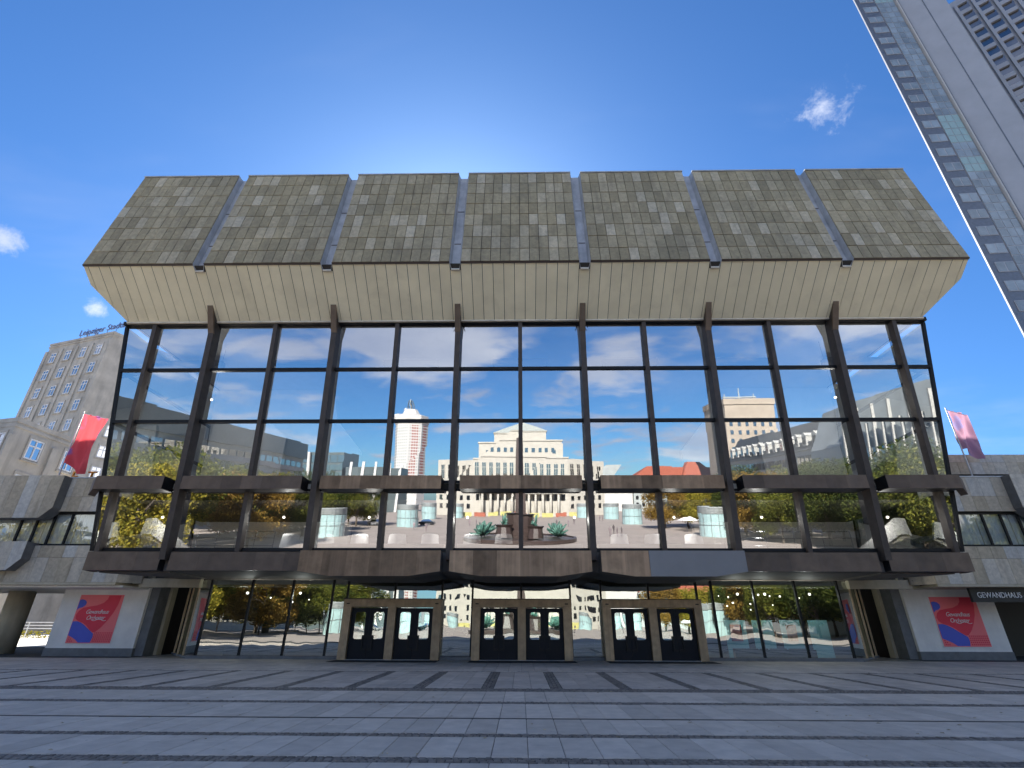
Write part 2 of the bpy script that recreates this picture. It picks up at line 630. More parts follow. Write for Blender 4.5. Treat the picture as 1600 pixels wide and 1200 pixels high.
for (y0, y1, hw) in rows:
    n = int(hw / .5)
    for sgn in (-1, 1):
        x = n * .5 + .5
        for i in range(50):
            xa = (.07 + x + i * .5) if sgn > 0 else (.07 - x - i * .5 + .5)
            slab_into(fld, xa + .003, xa + .497, y0 + .004, y1 - .004, random.uniform(-.002, .002))
for (y0, y1) in ((2.2, 4.1), (4.4, 6.2)):
    for i in range(-30, 30):
        slab_into(fld, i * .5 + .073, i * .5 + .567, y0, y1, random.uniform(-.002, .002))
S0 = .95
for k in range(-17, 17):
    xs0, xs1 = S0 + 1.9 * k + .17, S0 + 1.9 * (k + 1) - .17
    for j in range(5):
        yy0 = 15.98 + j * 1.0
        for i in range(3):
            dxx = (xs1 - xs0) / 3
            slab_into(fld, xs0 + i * dxx + .003, xs0 + (i + 1) * dxx - .003, yy0 + .003, yy0 + .994, random.uniform(-.002, .002))
for k in range(-66, 66):
    for j in range(7):
        yy0 = 21.3 + j * .93 + (.0 if k % 2 else .0)
        slab_into(fld, k * .5 + .003, k * .5 + .497, yy0 + .003, yy0 + .925, random.uniform(-.002, .002))
tag(fld.build('paving_field', 'paving_field', plaza), kind='stuff')
cob = MB()


def cobble(m, x, y, sx, sy):
    z = random.uniform(-.006, .003)
    e = .012
    x += random.uniform(-.004, .004)
    y += random.uniform(-.004, .004)
    m.add([(x - sx, y - sy, -.016), (x + sx, y - sy, -.016), (x + sx, y + sy, -.016), (x - sx, y + sy, -.016),
           (x - sx + e, y - sy + e, z), (x + sx - e, y - sy + e, z), (x + sx - e, y + sy - e, z), (x - sx + e, y + sy - e, z)],
          [(4, 5, 6, 7), (0, 1, 5, 4), (1, 2, 6, 5), (2, 3, 7, 6), (3, 0, 4, 7)])


for (y0, y1, hw) in ((15.22, 15.94, 33), (13.02, 13.38, 30), (9.44, 9.70, 26), (7.82, 8.12, 22)):
    nr = max(2, round((y1 - y0) / .105))
    sy = (y1 - y0) / nr
    for r_ in range(nr):
        x = -hw
        while x < hw:
            sx = random.uniform(.09, .12)
            cobble(cob, x + sx / 2, y0 + sy * (r_ + .5), sx / 2 - .005, sy / 2 - .005)
            x += sx
for k in range(-17, 18):
    x0 = S0 + 1.9 * k
    for c in range(3):
        y = 15.98
        while y < 20.95:
            sy = random.uniform(.10, .22)
            cobble(cob, x0 + (c - 1) * .108, y + sy / 2, .048, sy / 2 - .005)
            y += sy
for x in [i * .11 for i in range(-290, 290)]:
    for c in range(2):
        cobble(cob, x, 21.05 + c * .11, .049, .049)
tag(cob.build('cobble_band', 'cobble', plaza), kind='stuff')
MB().box(-30, 30, 11.06, 11.19, -.015, -.004).build('drain_channel', 'drain_black', plaza)
lf = MB()
for i in range(260):
    x, y = random.uniform(-16, 16), 6.5 + 20 * random.random() ** 1.5
    a, s = random.uniform(0, 6.28), random.uniform(.022, .055)
    ca, sa = math.cos(a) * s, math.sin(a) * s
    z = .004
    lf.add([(x - ca, y - sa, z), (x + sa * .6, y - ca * .6, z + .012), (x + ca, y + sa, z + .004), (x - sa * .6, y + ca * .6, z + .014)], [(0, 1, 2), (0, 2, 3)])
tag(lf.build('fallen_leaves', 'dry_leaf'), 'scattered dry leaves and bits of litter on the grey paving', 'leaves', kind='stuff')
lg = MB().box(-140, -29.5, 36.5, 140, -.045, -.02)
tag(lg.build('street', 'street_light_ground'), kind='structure')

# ================================================================== CONCERT HALL


def GY(z): return 23.1 - (z - 7.6) * .111
def XC(z): return 19.83 + (z - 7.9) * .113


hall = thing('concert_hall', (0, 27, 0), 'broad concert hall with leaning glass front, bronze posts and stone-clad roof', 'building')
OY, OZ, RY, RZ = 19.52, 17.57, 20.70, 24.79
XE = 21.65
SY, SZ = 21.84, 15.71
sl = math.hypot(RY - OY, RZ - OZ)
ex = Vector((0, (RY - OY) / sl, (RZ - OZ) / sl))
nx = Vector((0, -ex.z, ex.y))
th = math.atan2(RY - OY, RZ - OZ)
# volume behind the tiles, gutters lie on it
MB().prism([(-XE + .02, OY + .34, OZ - .17), (-XE + .02, RY + .34, RZ - .33), (-XE + .02, 44.9, RZ - .33), (-XE + .02, 44.9, OZ - .17)], (2 * XE - .04, 0, 0)).build('roof_volume', 'roof_backing', hall)
tile_me = MB()
tw, tht, tt = .4735, sl / 8 - .034, .05
e = .004
tile_me.add([(-tw / 2, 0, 0), (tw / 2, 0, 0), (tw / 2, 0, tht), (-tw / 2, 0, tht),
             (-tw / 2 + e, -tt, e), (tw / 2 - e, -tt, e), (tw / 2 - e, -tt, tht - e), (-tw / 2 + e, -tt, tht - e)],
            [(4, 5, 6, 7), (0, 1, 5, 4), (1, 2, 6, 5), (2, 3, 7, 6), (3, 0, 4, 7)])
tile_mesh = tile_me.mesh('stone_tile', 'travertine_roof')
rest = MB()
ntile = 0
bays = []
for k in range(-3, 4):
    x0 = -XE if k == -3 else k * W - W / 2 + .285
    x1 = XE if k == 3 else k * W + W / 2 - .285
    b = MB()
    b.prism([(x0, OY, OZ), (x0, RY, RZ), (x0, RY + .9, RZ - .02), (x0, OY + .9, OZ - .5)], (x1 - x0, 0, 0))
    bay = b.build('roof_bay', 'roof_backing', hall)
    bays.append((bay, x0, x1))
    MB().prism([(x0 - .01, OY - .055, OZ + .0), (x0 - .01, OY + .03, OZ - .075), (x0 - .01, OY + .03, OZ + .0)], (x1 - x0 + .02, 0, 0)).build('drip_edge', 'bronze', bay)
    MB().box(x0 - .01, x1 + .01, RY - .10, RY + .4, RZ + .004, RZ + .075).build('ridge_cap', 'zinc', bay)
order = sorted([(j, abs(i - 3), i, c) for j in range(8) for i in range(7) for c in range(12)])
for (j, _, i, c) in order:
    bay, x0, x1 = bays[i]
    pw = (x1 - x0) / 12
    xx = x0 + pw * (c + .5)
    base = Vector((xx, OY, OZ)) + ex * (j * sl / 8 + .008) + nx * random.uniform(0, .012)
    wob = random.uniform(-.006, .006)
    if ntile < 300:
        inst('stone_tile', tile_mesh, base, bay, (-th + wob, 0, random.uniform(-.006, .006)), (pw * .955 / tw, 1, 1))
        ntile += 1
    else:
        mt = Matrix.Translation(base) @ Euler((-th + wob, 0, random.uniform(-.006, .006))).to_matrix().to_4x4() @ Matrix.Diagonal((pw * .955 / tw, 1, 1, 1))
        rest.add([mt @ Vector(v) for v in tile_me.v], tile_me.f)
tag(rest.build('stone_tile_rest', 'travertine_roof', hall), kind='stuff')
for k in range(6):
    xc = (k - 2.5) * W
    gm = MB()
    d = .28
    for (xa, da, xb, db) in ((-.287, -.01, -.20, d), (-.20, d, .20, d), (.20, d, .287, -.01)):
        lo, hi = [], []
        for (xq, dq) in ((xa, da), (xb, db)):
            p = Vector((xc + xq, OY, OZ)) - nx * dq
            lo.append(p - ex * (.02 + .85 * max(0, dq)))
            hi.append(p + ex * (sl + .04))
        gm.prism([lo[0], lo[1], hi[1], hi[0]], nx * .012 if abs(xa - xb) > .3 else Vector((.012 if xa < 0 else -.012, 0, 0)))
    go = gm.build('gutter', 'zinc', hall)
    for s_ in (.22, .58):
        p = Vector((xc, OY, OZ)) - nx * (d - .014) + ex * (sl * s_)
        MB().prism([p + Vector((-.168, 0, 0)), p + Vector((.168, 0, 0)), p + Vector((.168, 0, 0)) + ex * .05, p + Vector((-.168, 0, 0)) + ex * .05], nx * .012).build('seam', 'bronze', go)
# beige soffit, one panel at a time


def soff(y): return OZ + (y - OY) / (SY - OY) * (SZ - OZ)
def mit(x): return SY if abs(x) <= 20.45 else SY - (abs(x) - 20.45) / 1.2 * 1.54


sn_ = Vector((0, SZ - OZ, -(SY - OY))).normalized()   # facing down and out
if sn_.z > 0: sn_ = -sn_
pw = W / 12
nP = int(XE / pw) + 1
for i in range(-nP, nP + 1):
    xc = i * pw + pw / 2 - pw / 2
    x0, x1 = max(-XE, xc - pw / 2 + .013), min(XE, xc + pw / 2 - .013)
    if x1 - x0 < .05: continue
    nt = any(abs(xc - (q - 2.5) * W) < .1 for q in range(6))
    ya = OY + (.31 if nt else .03)
    y0_, y1_ = mit(x0), mit(x1)
    mk = lambda x, y: Vector((x, y, soff(y) - .0))
    MB().prism([mk(x0, ya), mk(x1, ya), mk(x1, y1_), mk(x0, y0_)], -sn_ * .03).build('soffit_panel', 'soffit_paint', hall)
    if nt:
        MB().box(xc - .2, xc + .2, ya - .12, ya - .02, soff(ya) - .07, soff(ya) - .0).build('gutter_lip', 'trim_paint', hall)
MB().prism([(-XE + .03, OY + .08, OZ - .12 + .06), (XE - .03, OY + .08, OZ - .06), (20.4, SY, SZ + .05), (-20.4, SY, SZ + .05)], (0, .03, .06)).build('soffit_backing', 'roof_backing', hall)
MZ = soff(SY - 1.54)
for s in (-1, 1):
    for j in range(34):
        ya, yb = j * pw + .013, (j + 1) * pw - .013
        o0, o1 = SY - 1.54 + ya, SY - 1.54 + yb
        i0, i1 = SY + ya, SY + yb
        MB().prism([(s * XE, o0, MZ), (s * XE, o1, MZ), (s * 20.45, i1, SZ), (s * 20.45, i0, SZ)], (-s * .015, 0, .03)).build('soffit_panel', 'soffit_paint', hall)
    MB().prism([(s * (XE - .02), 21, MZ + .06), (s * (XE - .02), 40, MZ + .06), (s * 20.4, 40, SZ + .06), (s * 20.4, 22, SZ + .06)], (0, 0, .05)).build('soffit_backing', 'roof_backing', hall)
    MB().prism([(s * XE, OY, OZ), (s * XE, RY, RZ), (s * XE, 60, RZ), (s * XE, 60, MZ + .03), (s * XE, SY - 1.5, MZ + .03)], (-s * .05, 0, 0)).build('gable_wall', 'travertine_roof', hall)
box('trim', -20.5, 20.5, SY - .02, SY + .10, SZ - .075, SZ - .006, 'trim_paint', hall)
box('head_frame', -20.72, 20.72, SY + .1, 22.35, 15.60, 15.80, 'black_frame', hall)

# ---- glass front
rowsZ = [(7.60, 10.43), (10.55, 13.12), (13.24, 15.62)]
lines = [k * .5 * W for k in range(-6, 7)]
for (z0, z1) in rowsZ + [(4.60, 7.20)]:
    for a, b in zip(lines[:-1], lines[1:]):
        pane('glass_pane', (a, GY(z0), z0), (b, GY(z0), z0), (b, GY(z1), z1), (a, GY(z1), z1), hall, jit=.0030)
    pane('glass_pane', (-XC(z0), GY(z0), z0), (lines[0], GY(z0), z0), (lines[0], GY(z1), z1), (-XC(z1), GY(z1), z1), hall, jit=.001)
    pane('glass_pane', (lines[-1], GY(z0), z0), (XC(z0), GY(z0), z0), (XC(z1), GY(z1), z1), (lines[-1], GY(z1), z1), hall, jit=.001)
    for s in (-1, 1):
        for q in range(3):
            ya, yb = q * 3.2, (q + 1) * 3.2
            pa, pb = (s * XC(z0), GY(z0) + ya, z0), (s * XC(z0), GY(z0) + yb, z0)
            pc, pd = (s * XC(z1), GY(z1) + yb, z1), (s * XC(z1), GY(z1) + ya, z1)
            if s > 0: pane('side_pane', pa, pb, pc, pd, hall)
            else: pane('side_pane', pb, pa, pd, pc, hall)
for zt in (10.49, 13.18):
    m = MB()
    for a, b in zip([-XC(zt)] + lines, lines + [XC(zt)]):
        q = MB().hexa([(a + .06, GY(zt) - .10, zt - .075), (b - .06, GY(zt) - .10, zt - .075), (b - .06, GY(zt) + .1, zt - .075), (a + .06, GY(zt) + .1, zt - .075),
                       (a + .06, GY(zt) - .116, zt + .075), (b - .06, GY(zt) - .116, zt + .075), (b - .06, GY(zt) + .085, zt + .075), (a + .06, GY(zt) + .085, zt + .075)])
        q.build('transom', 'black_frame', hall)
    for s in (-1, 1):
        MB().box(s * XC(zt) - .06, s * XC(zt) + .06, GY(zt) + .05, GY(zt) + 9.6, zt - .07, zt + .07).build('transom', 'black_frame', hall)
for (z0, z1) in ((15.58, 15.70), (7.50, 7.63), (7.14, 7.24), (4.50, 4.64)):
    box('frame_rail', -XC(z0), XC(z0), GY((z0 + z1) / 2) - .06, GY((z0 + z1) / 2) + .08, z0, z1, 'black_frame', hall)


def leaning_bar(name, x, wdt, f, bck, z0, z1, parent, mat):
    """bar along the leaning front: f in front of the glass, bck behind it"""
    h = wdt / 2
    return MB().hexa([(x - h, GY(z0) - f, z0), (x + h, GY(z0) - f, z0), (x + h, GY(z0) + bck, z0), (x - h, GY(z0) + bck, z0),
                      (x - h, GY(z1) - f, z1), (x + h, GY(z1) - f, z1), (x + h, GY(z1) + bck, z1), (x - h, GY(z1) + bck, z1)]).build(name, mat, parent)


for k in range(-3, 4):
    x = k * W
    leaning_bar('mullion', x, .20, .26, .12, (3.78 if abs(k) >= 2 else 4.5), 15.6, hall, 'bronze')
for k in range(6):
    x = (k - 2.5) * W
    h = .135
    prof = [(GY(4.1) - .47, 4.1), (GY(7.40) - .47, 7.40), (GY(14.99) - .47, 14.99), (21.10, 16.27 + .15), (21.7, 15.95), (22.3, 15.62), (GY(14.6) + .12, 14.6), (GY(4.1) + .12, 4.1)]
    po = MB().prism([(x - h, y, z) for y, z in prof], (2 * h, 0, 0)).build('post', 'bronze', hall)
    fin = [(GY(14.99) - .48, 14.99), (21.09, 16.40), (21.2, 16.36), (GY(14.99) - .36, 14.99)]
    MB().prism([(x - h - .006, y, z) for y, z in fin], (2 * h + .012, 0, 0)).build('post_head', 'bronze_end', po)
    for s in (-1, 1):
        MB().tube((x + s * .16, 21.95, 15.66), (x + s * .30, 22.05, 15.34), .022, .022, 6).build('bracket', 'black_frame', po)
for s in (-1, 1):
    MB().hexa([(s * XC(4.5) - .07, GY(4.5) - .07, 4.5), (s * XC(4.5) + .07, GY(4.5) - .07, 4.5), (s * XC(4.5) + .07, GY(4.5) + .07, 4.5), (s * XC(4.5) - .07, GY(4.5) + .07, 4.5),
               (s * XC(15.6) - .07, GY(15.6) - .07, 15.6), (s * XC(15.6) + .07, GY(15.6) - .07, 15.6), (s * XC(15.6) + .07, GY(15.6) + .07, 15.6), (s * XC(15.6) - .07, GY(15.6) + .07, 15.6)]).build('corner_post', 'black_frame', hall)

# ---- bronze balcony bands
for k in range(-3, 4):
    x0, x1 = k * W - W / 2 + .42, k * W + W / 2 - .42
    end = abs(k) == 3
    if k == -3: x0 = -19.45
    if k == 3: x1 = 19.55
    zt, zb, yf = 7.64, 7.06, 22.27
    o = MB().box(x0, x1, yf, 23.02, zb, zt).build('balcony_band', 'black_frame', hall)
    npn = 6 if not end else 3
    for i in range(npn):
        a, b_ = x0 + (x1 - x0) * i / npn, x0 + (x1 - x0) * (i + 1) / npn
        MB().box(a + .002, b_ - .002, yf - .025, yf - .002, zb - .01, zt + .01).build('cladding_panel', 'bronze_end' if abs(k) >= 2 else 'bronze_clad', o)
    if end:
        s = -1 if k < 0 else 1
        xa = -19.45 if s < 0 else 19.55
        MB().prism([(xa, yf, zt + .01), (xa, yf, zb - .01), (xa + s * .75, 23.0, zb - .12), (xa + s * .75, 23.0, zt - .02)], (-s * .1, .3, 0)).build('end_return', 'bronze_end', o)
    # lower band
    central = abs(k) <= 1
    if central:
        cx_ = {-1: (-9.43, -3.41), 0: (-3.03, 2.97), 1: (3.37, 9.40)}[k]
        x0, x1 = cx_
        yf, zt, zb, ze = 22.27, 4.38, 3.37, 3.56
        c = 1.35
        poly = [(x0, ze), (x0 + c, zb), (x1 - c, zb), (x1, ze), (x1 - .05, zt), (x0 + .05, zt)]
        o = MB().prism([(x, yf, z) for x, z in poly], (0, .95, 0)).build('balcony_band', 'dark_soffit', hall)
        MB().prism([(x0 + .2, yf + .9, ze + .03), (x0 + c, yf + .9, zb + .003), (x1 - c, yf + .9, zb + .003), (x1 - .2, yf + .9, ze + .03)], (0, 3.1, 0)).build('underside', 'black_frame', o)
        xs = [x0 + (x1 - x0) * i / 6 for i in range(7)]
        for i in range(6):
            a, b_ = xs[i] + .002, xs[i + 1] - .002
            if k == 1 and i >= 2:
                if i > 2: continue
                b_ = x1
            zl = lambda x: (ze + (zb - ze) * (x - x0) / c) if x < x0 + c else ((ze + (zb - ze) * (x1 - x) / c) if x > x1 - c else zb)
            pts = [(a, yf - .03, zl(a))]
            for xm in (x0 + c, x1 - c):
                if a < xm < b_: pts.append((xm, yf - .03, zb))
            pts += [(b_, yf - .03, zl(b_)), (b_, yf - .03, zt + .012), (a, yf - .03, zt + .012)]
            if k == 1 and i == 2:
                q = [(p[0], p[1] - .03, p[2]) for p in pts]
                oo = MB().prism(q, (0, .055, 0)).build('repair_sheet', 'grey_sheet', o)
                oo['label'] = 'plain blue-grey replacement sheet'
            else:
                MB().prism(pts, (0, .027, 0)).build('cladding_panel', 'bronze_clad', o)
    else:
        x0, x1 = k * W - W / 2 + .35, k * W + W / 2 - .25
        if k == -3: x0, x1 = -19.25, -15.95
        if k == 3: x0, x1 = 15.85, 19.36
        if k == -2: x0, x1 = -15.6, -9.2
        if k == 2: x0, x1 = 9.15, 15.5
        yf, zt, zb = 23.16 if abs(k) == 2 else 23.05, 4.42, 3.66
        o = MB().box(x0, x1, yf, 23.6, zb, zt).build('balcony_band', 'black_frame', hall)
        npn = 5 if abs(k) == 2 else 3
        for i in range(npn):
            a, b_ = x0 + (x1 - x0) * i / npn, x0 + (x1 - x0) * (i + 1) / npn
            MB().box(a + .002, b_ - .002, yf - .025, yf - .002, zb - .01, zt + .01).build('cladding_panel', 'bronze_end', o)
        if abs(k) == 3:
            s = -1 if k < 0 else 1
            xa = x0 if s < 0 else x1
            MB().prism([(xa, yf, zt), (xa, yf, zb), (xa + s * .35, 24.0, zb), (xa + s * .35, 24.0, zt)], (-s * .1, .2, 0)).build('end_return', 'bronze_end', o)
# floor plates
fl = MB()
fl.prism([(-19.3, 23.45, 3.66), (19.3, 23.45, 3.66), (17.5, 30, 3.66), (-17.5, 30, 3.66)], (0, 0, .85))
fl.box(-19.5, 19.5, 29.9, 40, 3.66, 4.51)
fl.build('floor_plate', 'dark_soffit', hall)
box('gallery_floor', -19.3, 19.3, 24.6, 40, 7.05, 7.45, 'interior_dark', hall)
box('foyer_floor', -19.2, 19.2, 23.5, 36, 4.515, 4.53, 'interior_floor', hall)
for s in (-1, 1):
    MB().prism([(s * 15.8, 23.7, 3.60), (s * 19.0, 23.7, 3.60), (s * 17.2, 27.3, 3.60), (s * 16.2, 27.3, 3.60)], (0, 0, .055)).build('soffit_facet', 'dark_soffit', hall)
# foyer interior
box('foyer_ceiling', -20.6, 20.6, 22.4, 41, 15.82, 16.0, 'interior_white', hall)
box('back_wall', -20.6, 20.6, 36.0, 36.4, 0, 15.9, 'interior_dark', hall)
for s in (-1, 1):
    MB().prism([(s * 10.2, 30.5, 4.55), (s * 10.2, 30.5, 11.5), (s * 12.0, 30.5, 13.6), (s * 12.6, 30.5, 15.8), (s * 20.6, 30.5, 15.8), (s * 19.3, 30.5, 4.55)], (0, .3, 0)).build('foyer_wall', 'interior_white', hall)
    MB().prism([(s * 14.0, 28.2, 7.5), (s * 14.0, 28.2, 11.6), (s * 15.5, 28.2, 12.8), (s * 18.6, 28.2, 12.8), (s * 18.6, 28.2, 7.5)], (0, .25, 0)).build('stair_wall', 'interior_white', hall)
    # folded stair parapets
    P = [(17.8, 5.9), (18.45, 6.36), (18.95, 6.34), (19.05, 5.45), (18.9, 5.58), (18.5, 5.57), (17.8, 5.17), (16.9, 4.6), (15.9, 4.6)]
    MB().prism([(s * x, 25.5, z) for x, z in P], (0, .12, 0)).build('stair_parapet', 'interior_white', hall)
    P = [(16.3, 8.3), (17.7, 9.05), (18.5, 9.77), (19.05, 9.7), (19.1, 9.0), (18.4, 9.1), (17.6, 8.5), (17.2, 8.1)]
    MB().prism([(s * x, 25.0, z) for x, z in P], (0, .12, 0)).build('stair_parapet', 'interior_white', hall)
    MB().prism([(s * 15.9, 25.6, 4.55), (s * 19.0, 25.6, 5.7), (s * 19.0, 25.6, 5.45), (s * 16.3, 25.6, 4.55)], (0, 1.6, 0)).build('stair_flight', 'interior_cream', hall)
for i in range(-3, 4):
    box('ceiling_beam', i * W - 1.6, i * W + 1.6, 25.6, 26.0, 15.1, 15.45, 'interior_dark', hall)
for (x0, x1) in ((-15.5, -11.8), (10.2, 15.5)):
    ra = MB()
    for z in (4.9, 5.25, 5.55):
        ra.tube((x0, 24.6, z), (x1, 24.6, z), .02, n=6)
    for i in range(5):
        ra.tube((x0 + (x1 - x0) * i / 4, 24.6, 4.53), (x0 + (x1 - x0) * i / 4, 24.6, 5.55), .022, n=6)
    ra.build('railing', 'steel_rail', hall)
for (x0, x1) in ((-9.3, -3.5), (-2.9, 2.8), (3.5, 9.2)):
    box('window_bench', x0, x1, 23.62, 23.98, 4.53, 4.86, 'beige_concrete', hall)

# ---- ground floor glazing
GYG = 27.55
mx = [0, 2.47, 4.02, 6.42, 8.85, 9.62, 11.70, 13.82, 15.95]
allx = sorted(set([-v for v in mx] + mx)) 
for x in allx:
    box('mullion', x - .045, x + .045, GYG - .07, GYG + .08, .14, 3.60, 'black_frame', hall)
for a, b in zip(allx[:-1], allx[1:]):
    pane('glass_pane', (a + .045, GYG, .16), (b - .045, GYG, .16), (b - .045, GYG, 3.60), (a + .045, GYG, 3.60), hall, 'glass_ground', jit=.003)
box('sill', -16.3, 16.3, GYG - .16, GYG + .15, -.01, .14, 'plinth_stone', hall)
for s in (-1, 1):
    pts = [(s * 15.99, GYG), (s * 17.0, GYG + .75), (s * 18.0, GYG + 1.9), (s * 19.0, GYG + 3.2)]
    for (xa, ya), (xb, yb) in zip(pts[:-1], pts[1:]):
        if s < 0: pane('glass_pane', (xb, yb, .1), (xa, ya, .1), (xa, ya, 3.6), (xb, yb, 3.6), hall, 'glass_ground')
        else: pane('glass_pane', (xa, ya, .1), (xb, yb, .1), (xb, yb, 3.6), (xa, ya, 3.6), hall, 'glass_ground')
        MB().tube((xb, yb, 0), (xb, yb, 3.6), .05, n=4).build('mullion', 'portal_bronze', hall)
    MB().prism([(s * 16.3, GYG - .16, -.01), (s * 19.2, GYG + 3.3, -.01), (s * 19.2, GYG + 3.6, -.01), (s * 16.1, GYG + .1, -.01)], (0, 0, .11)).build('sill', 'plinth_stone', hall)
    xa, xb = sorted((s * 16.9, s * 20.1))
    box('entry_beam', xa, xb, 28.0, 28.3, 3.25, 3.68, 'beige_concrete', hall)
    xa, xb = sorted((s * 19.2, s * 20.4))
    box('entry_back', min(s * 16, s * 20.3), max(s * 16, s * 20.3), 33.0, 33.2, 0, 3.7, 'sign_shade_black', hall)  # shade of the recess put into a black back wall
    box('entry_jamb', min(s * 19.85, s * 20.35), max(s * 19.85, s * 20.35), 29.45, 30.3, 0, 3.9, 'plinth_stone', hall)
    box('entry_jamb', min(s * 19.7, s * 20.3), max(s * 19.7, s * 20.3), 30.31, 30.75, 0, 3.9, 'beige_concrete', hall)  # lit strip of the recess wall put into a lighter colour
    box('entry_wall', min(s * 19.8, s * 20.3), max(s * 19.8, s * 20.3), 30.76, 33, 0, 3.9, 'sign_shade_black', hall)  # recess shade continued as black colour
    pw_ = MB().box(min(s * 20.33, s * 25.0), max(s * 20.33, s * 25.0), 29.28, 30.6, .36, 4.6).build('pillar_wall', 'white_concrete', hall)
    box('plinth', min(s * 20.3, s * 25.02), max(s * 20.3, s * 25.02), 29.25, 30.62, -.02, .36, 'plinth_stone', pw_)
    # lower storey body behind
box('lobby_back_wall', -16.2, 16.2, 35.0, 35.3, 0, 3.66, 'interior_dark', hall)
box('lobby_floor', -19.3, 19.3, 27.72, 35, -.02, .02, 'interior_floor', hall)
box('added_shade_block', -37, 37, 45, 62, 0, 23, 'travertine_wing', hall)  # unseen block added to keep sun off the paving at the left
box('hall_body', -20.3, 20.3, 36.5, 44.9, 0, 17.6, 'roof_backing', hall)
for s in (-1, 1):
    box('lobby_valance', min(s * 9.7, s * 15.9), max(s * 9.7, s * 15.9), 27.9, 28.05, 3.28, 3.6, 'interior_cream', hall)
    box('lobby_wall', min(s * 4.1, s * 8.8), max(s * 4.1, s * 8.8), 31.5, 31.7, 0, 3.6, 'counter_dark', hall)

# ---- entrance portals
leafm = MB()
lw, lh = .915, 2.24
cut = [(.20, .62), (.75, .62), (.75, 2.02), (.20, 2.02)]
# leaf frame of four bars with the opening rounded by small corner fillets
leafm.box(0, .20, 0, .06, 0, lh).box(.72, lw, 0, .06, 0, lh).box(.20, .72, 0, .06, 0, .86).box(.20, .72, 0, .06, 2.06, lh)
for (cx, cz, sx, sz) in ((.20, .86, 1, 1), (.72, .86, -1, 1), (.20, 2.06, 1, -1), (.72, 2.06, -1, -1)):
    rr = .10
    pts = [(cx, 0.003, cz)] + [(cx + sx * rr * (1 - math.cos(t)), 0.003, cz + sz * rr * (1 - math.sin(t))) for t in (0, .5, 1.07, 1.57)]
    leafm.prism(pts, (0, .055, 0))
leaf_mesh = leafm.mesh('door_leaf', 'door_black')
gl = MB().box(.2, .72, .02, .035, .86, 2.06).mesh('door_glass', 'glass_ground')
hm = MB()
hm.prism([(.03, -.07, .42), (.09, -.07, .42), (.10, -.07, .95), (.30, -.07, .98), (.30, -.07, 1.06), (.03, -.07, 1.06)], (0, .05, 0))
hm.prism([(.03, -.05, .40), (.34, -.05, .40), (.22, -.05, .50), (.03, -.05, .52)], (0, .04, 0))
handle_mesh = hm.mesh('handle', 'black_frame')
for kx in (-1, 0, 1):
    xc = kx * 6.39 + .02
    yf = 26.95
    # parts: frame bars
    por = MB().box(xc - 2.42, xc + 2.42, yf, yf + .58, 2.32, 2.66).build('entrance_portal', 'portal_bronze', hall)
    for xb in (-2.42, -.195, 2.03):
        box('jamb', xc + xb, xc + xb + .39, yf + .003, yf + .57, 0, 2.317, 'portal_bronze', por)
    box('cap', xc - 2.45, xc + 2.45, yf - .03, yf + .6, 2.662, 2.70, 'bronze', por)
    for xb in (-2.2, 2.2):
        box('lamp_slot', xc + xb - .08, xc + xb + .08, yf - .012, yf + .01, 2.44, 2.49, 'black_frame', por)
    box('threshold', xc - 2.03, xc + 2.03, yf - .02, yf + .5, -.01, .025, 'zinc', por)
    for u in (-2.03, .195):
        for side in (0, 1):
            if side == 0:
                inst('door_leaf', leaf_mesh, (xc + u, yf + .22, .03), por)
                inst('door_glass', gl, (xc + u, yf + .22, .03), por)
                inst('handle', handle_mesh, (xc + u + lw - .30, yf + .22, .0), por, (0, 0, 0))
            else:
                inst('door_leaf', leaf_mesh, (xc + u + 1.835, yf + .22, .03), por, (0, 0, 0), (-1, 1, 1))
                inst('door_glass', gl, (xc + u + 1.835, yf + .22, .03), por, (0, 0, 0), (-1, 1, 1))
                inst('handle', handle_mesh, (xc + u + lw + .30, yf + .22, .0), por, (0, 0, 0), (-1, 1, 1))
    dm = box('door_mat', xc - 2.45, xc + 2.5, yf - 1.35, yf - .1, .002, .014, 'mat_black')
    tag(dm, 'black doormat in front of the %s entrance doors' % {-1: 'left', 0: 'middle', 1: 'right'}[kx], 'doormat', 'doormats at the three entrances')

# ticket office sign between the first and second portal
ts = thing('direction_sign', (-3.2, 27.8, .9), 'dark ticket office sign with cream arrow behind glass beside left entrance', 'sign')
box('panel', -3.97, -2.5, 27.8, 27.84, .92, 1.44, 'sign_shade_black', ts)
box('rail', -4.0, -2.48, 27.78, 27.8, 1.42, 1.48, 'sign_cream', ts)
box('rail', -4.0, -2.48, 27.78, 27.8, .88, .93, 'sign_cream', ts)
text('lettering', 'Gewandhaus-\nkasse', .17, (-3.78, 27.79, 1.20), (R(90), 0, 0), 'sign_cream', ts, .004)
ar = MB()
ar.box(-2.92, -2.68, 27.785, 27.79, 1.165, 1.20)
ar.prism([(-2.66, 27.785, 1.183), (-2.78, 27.785, 1.29), (-2.74, 27.785, 1.32), (-2.60, 27.785, 1.183), (-2.74, 27.785, 1.045), (-2.78, 27.785, 1.075)], (0, .005, 0))
ar.build('arrow', 'sign_cream', ts)

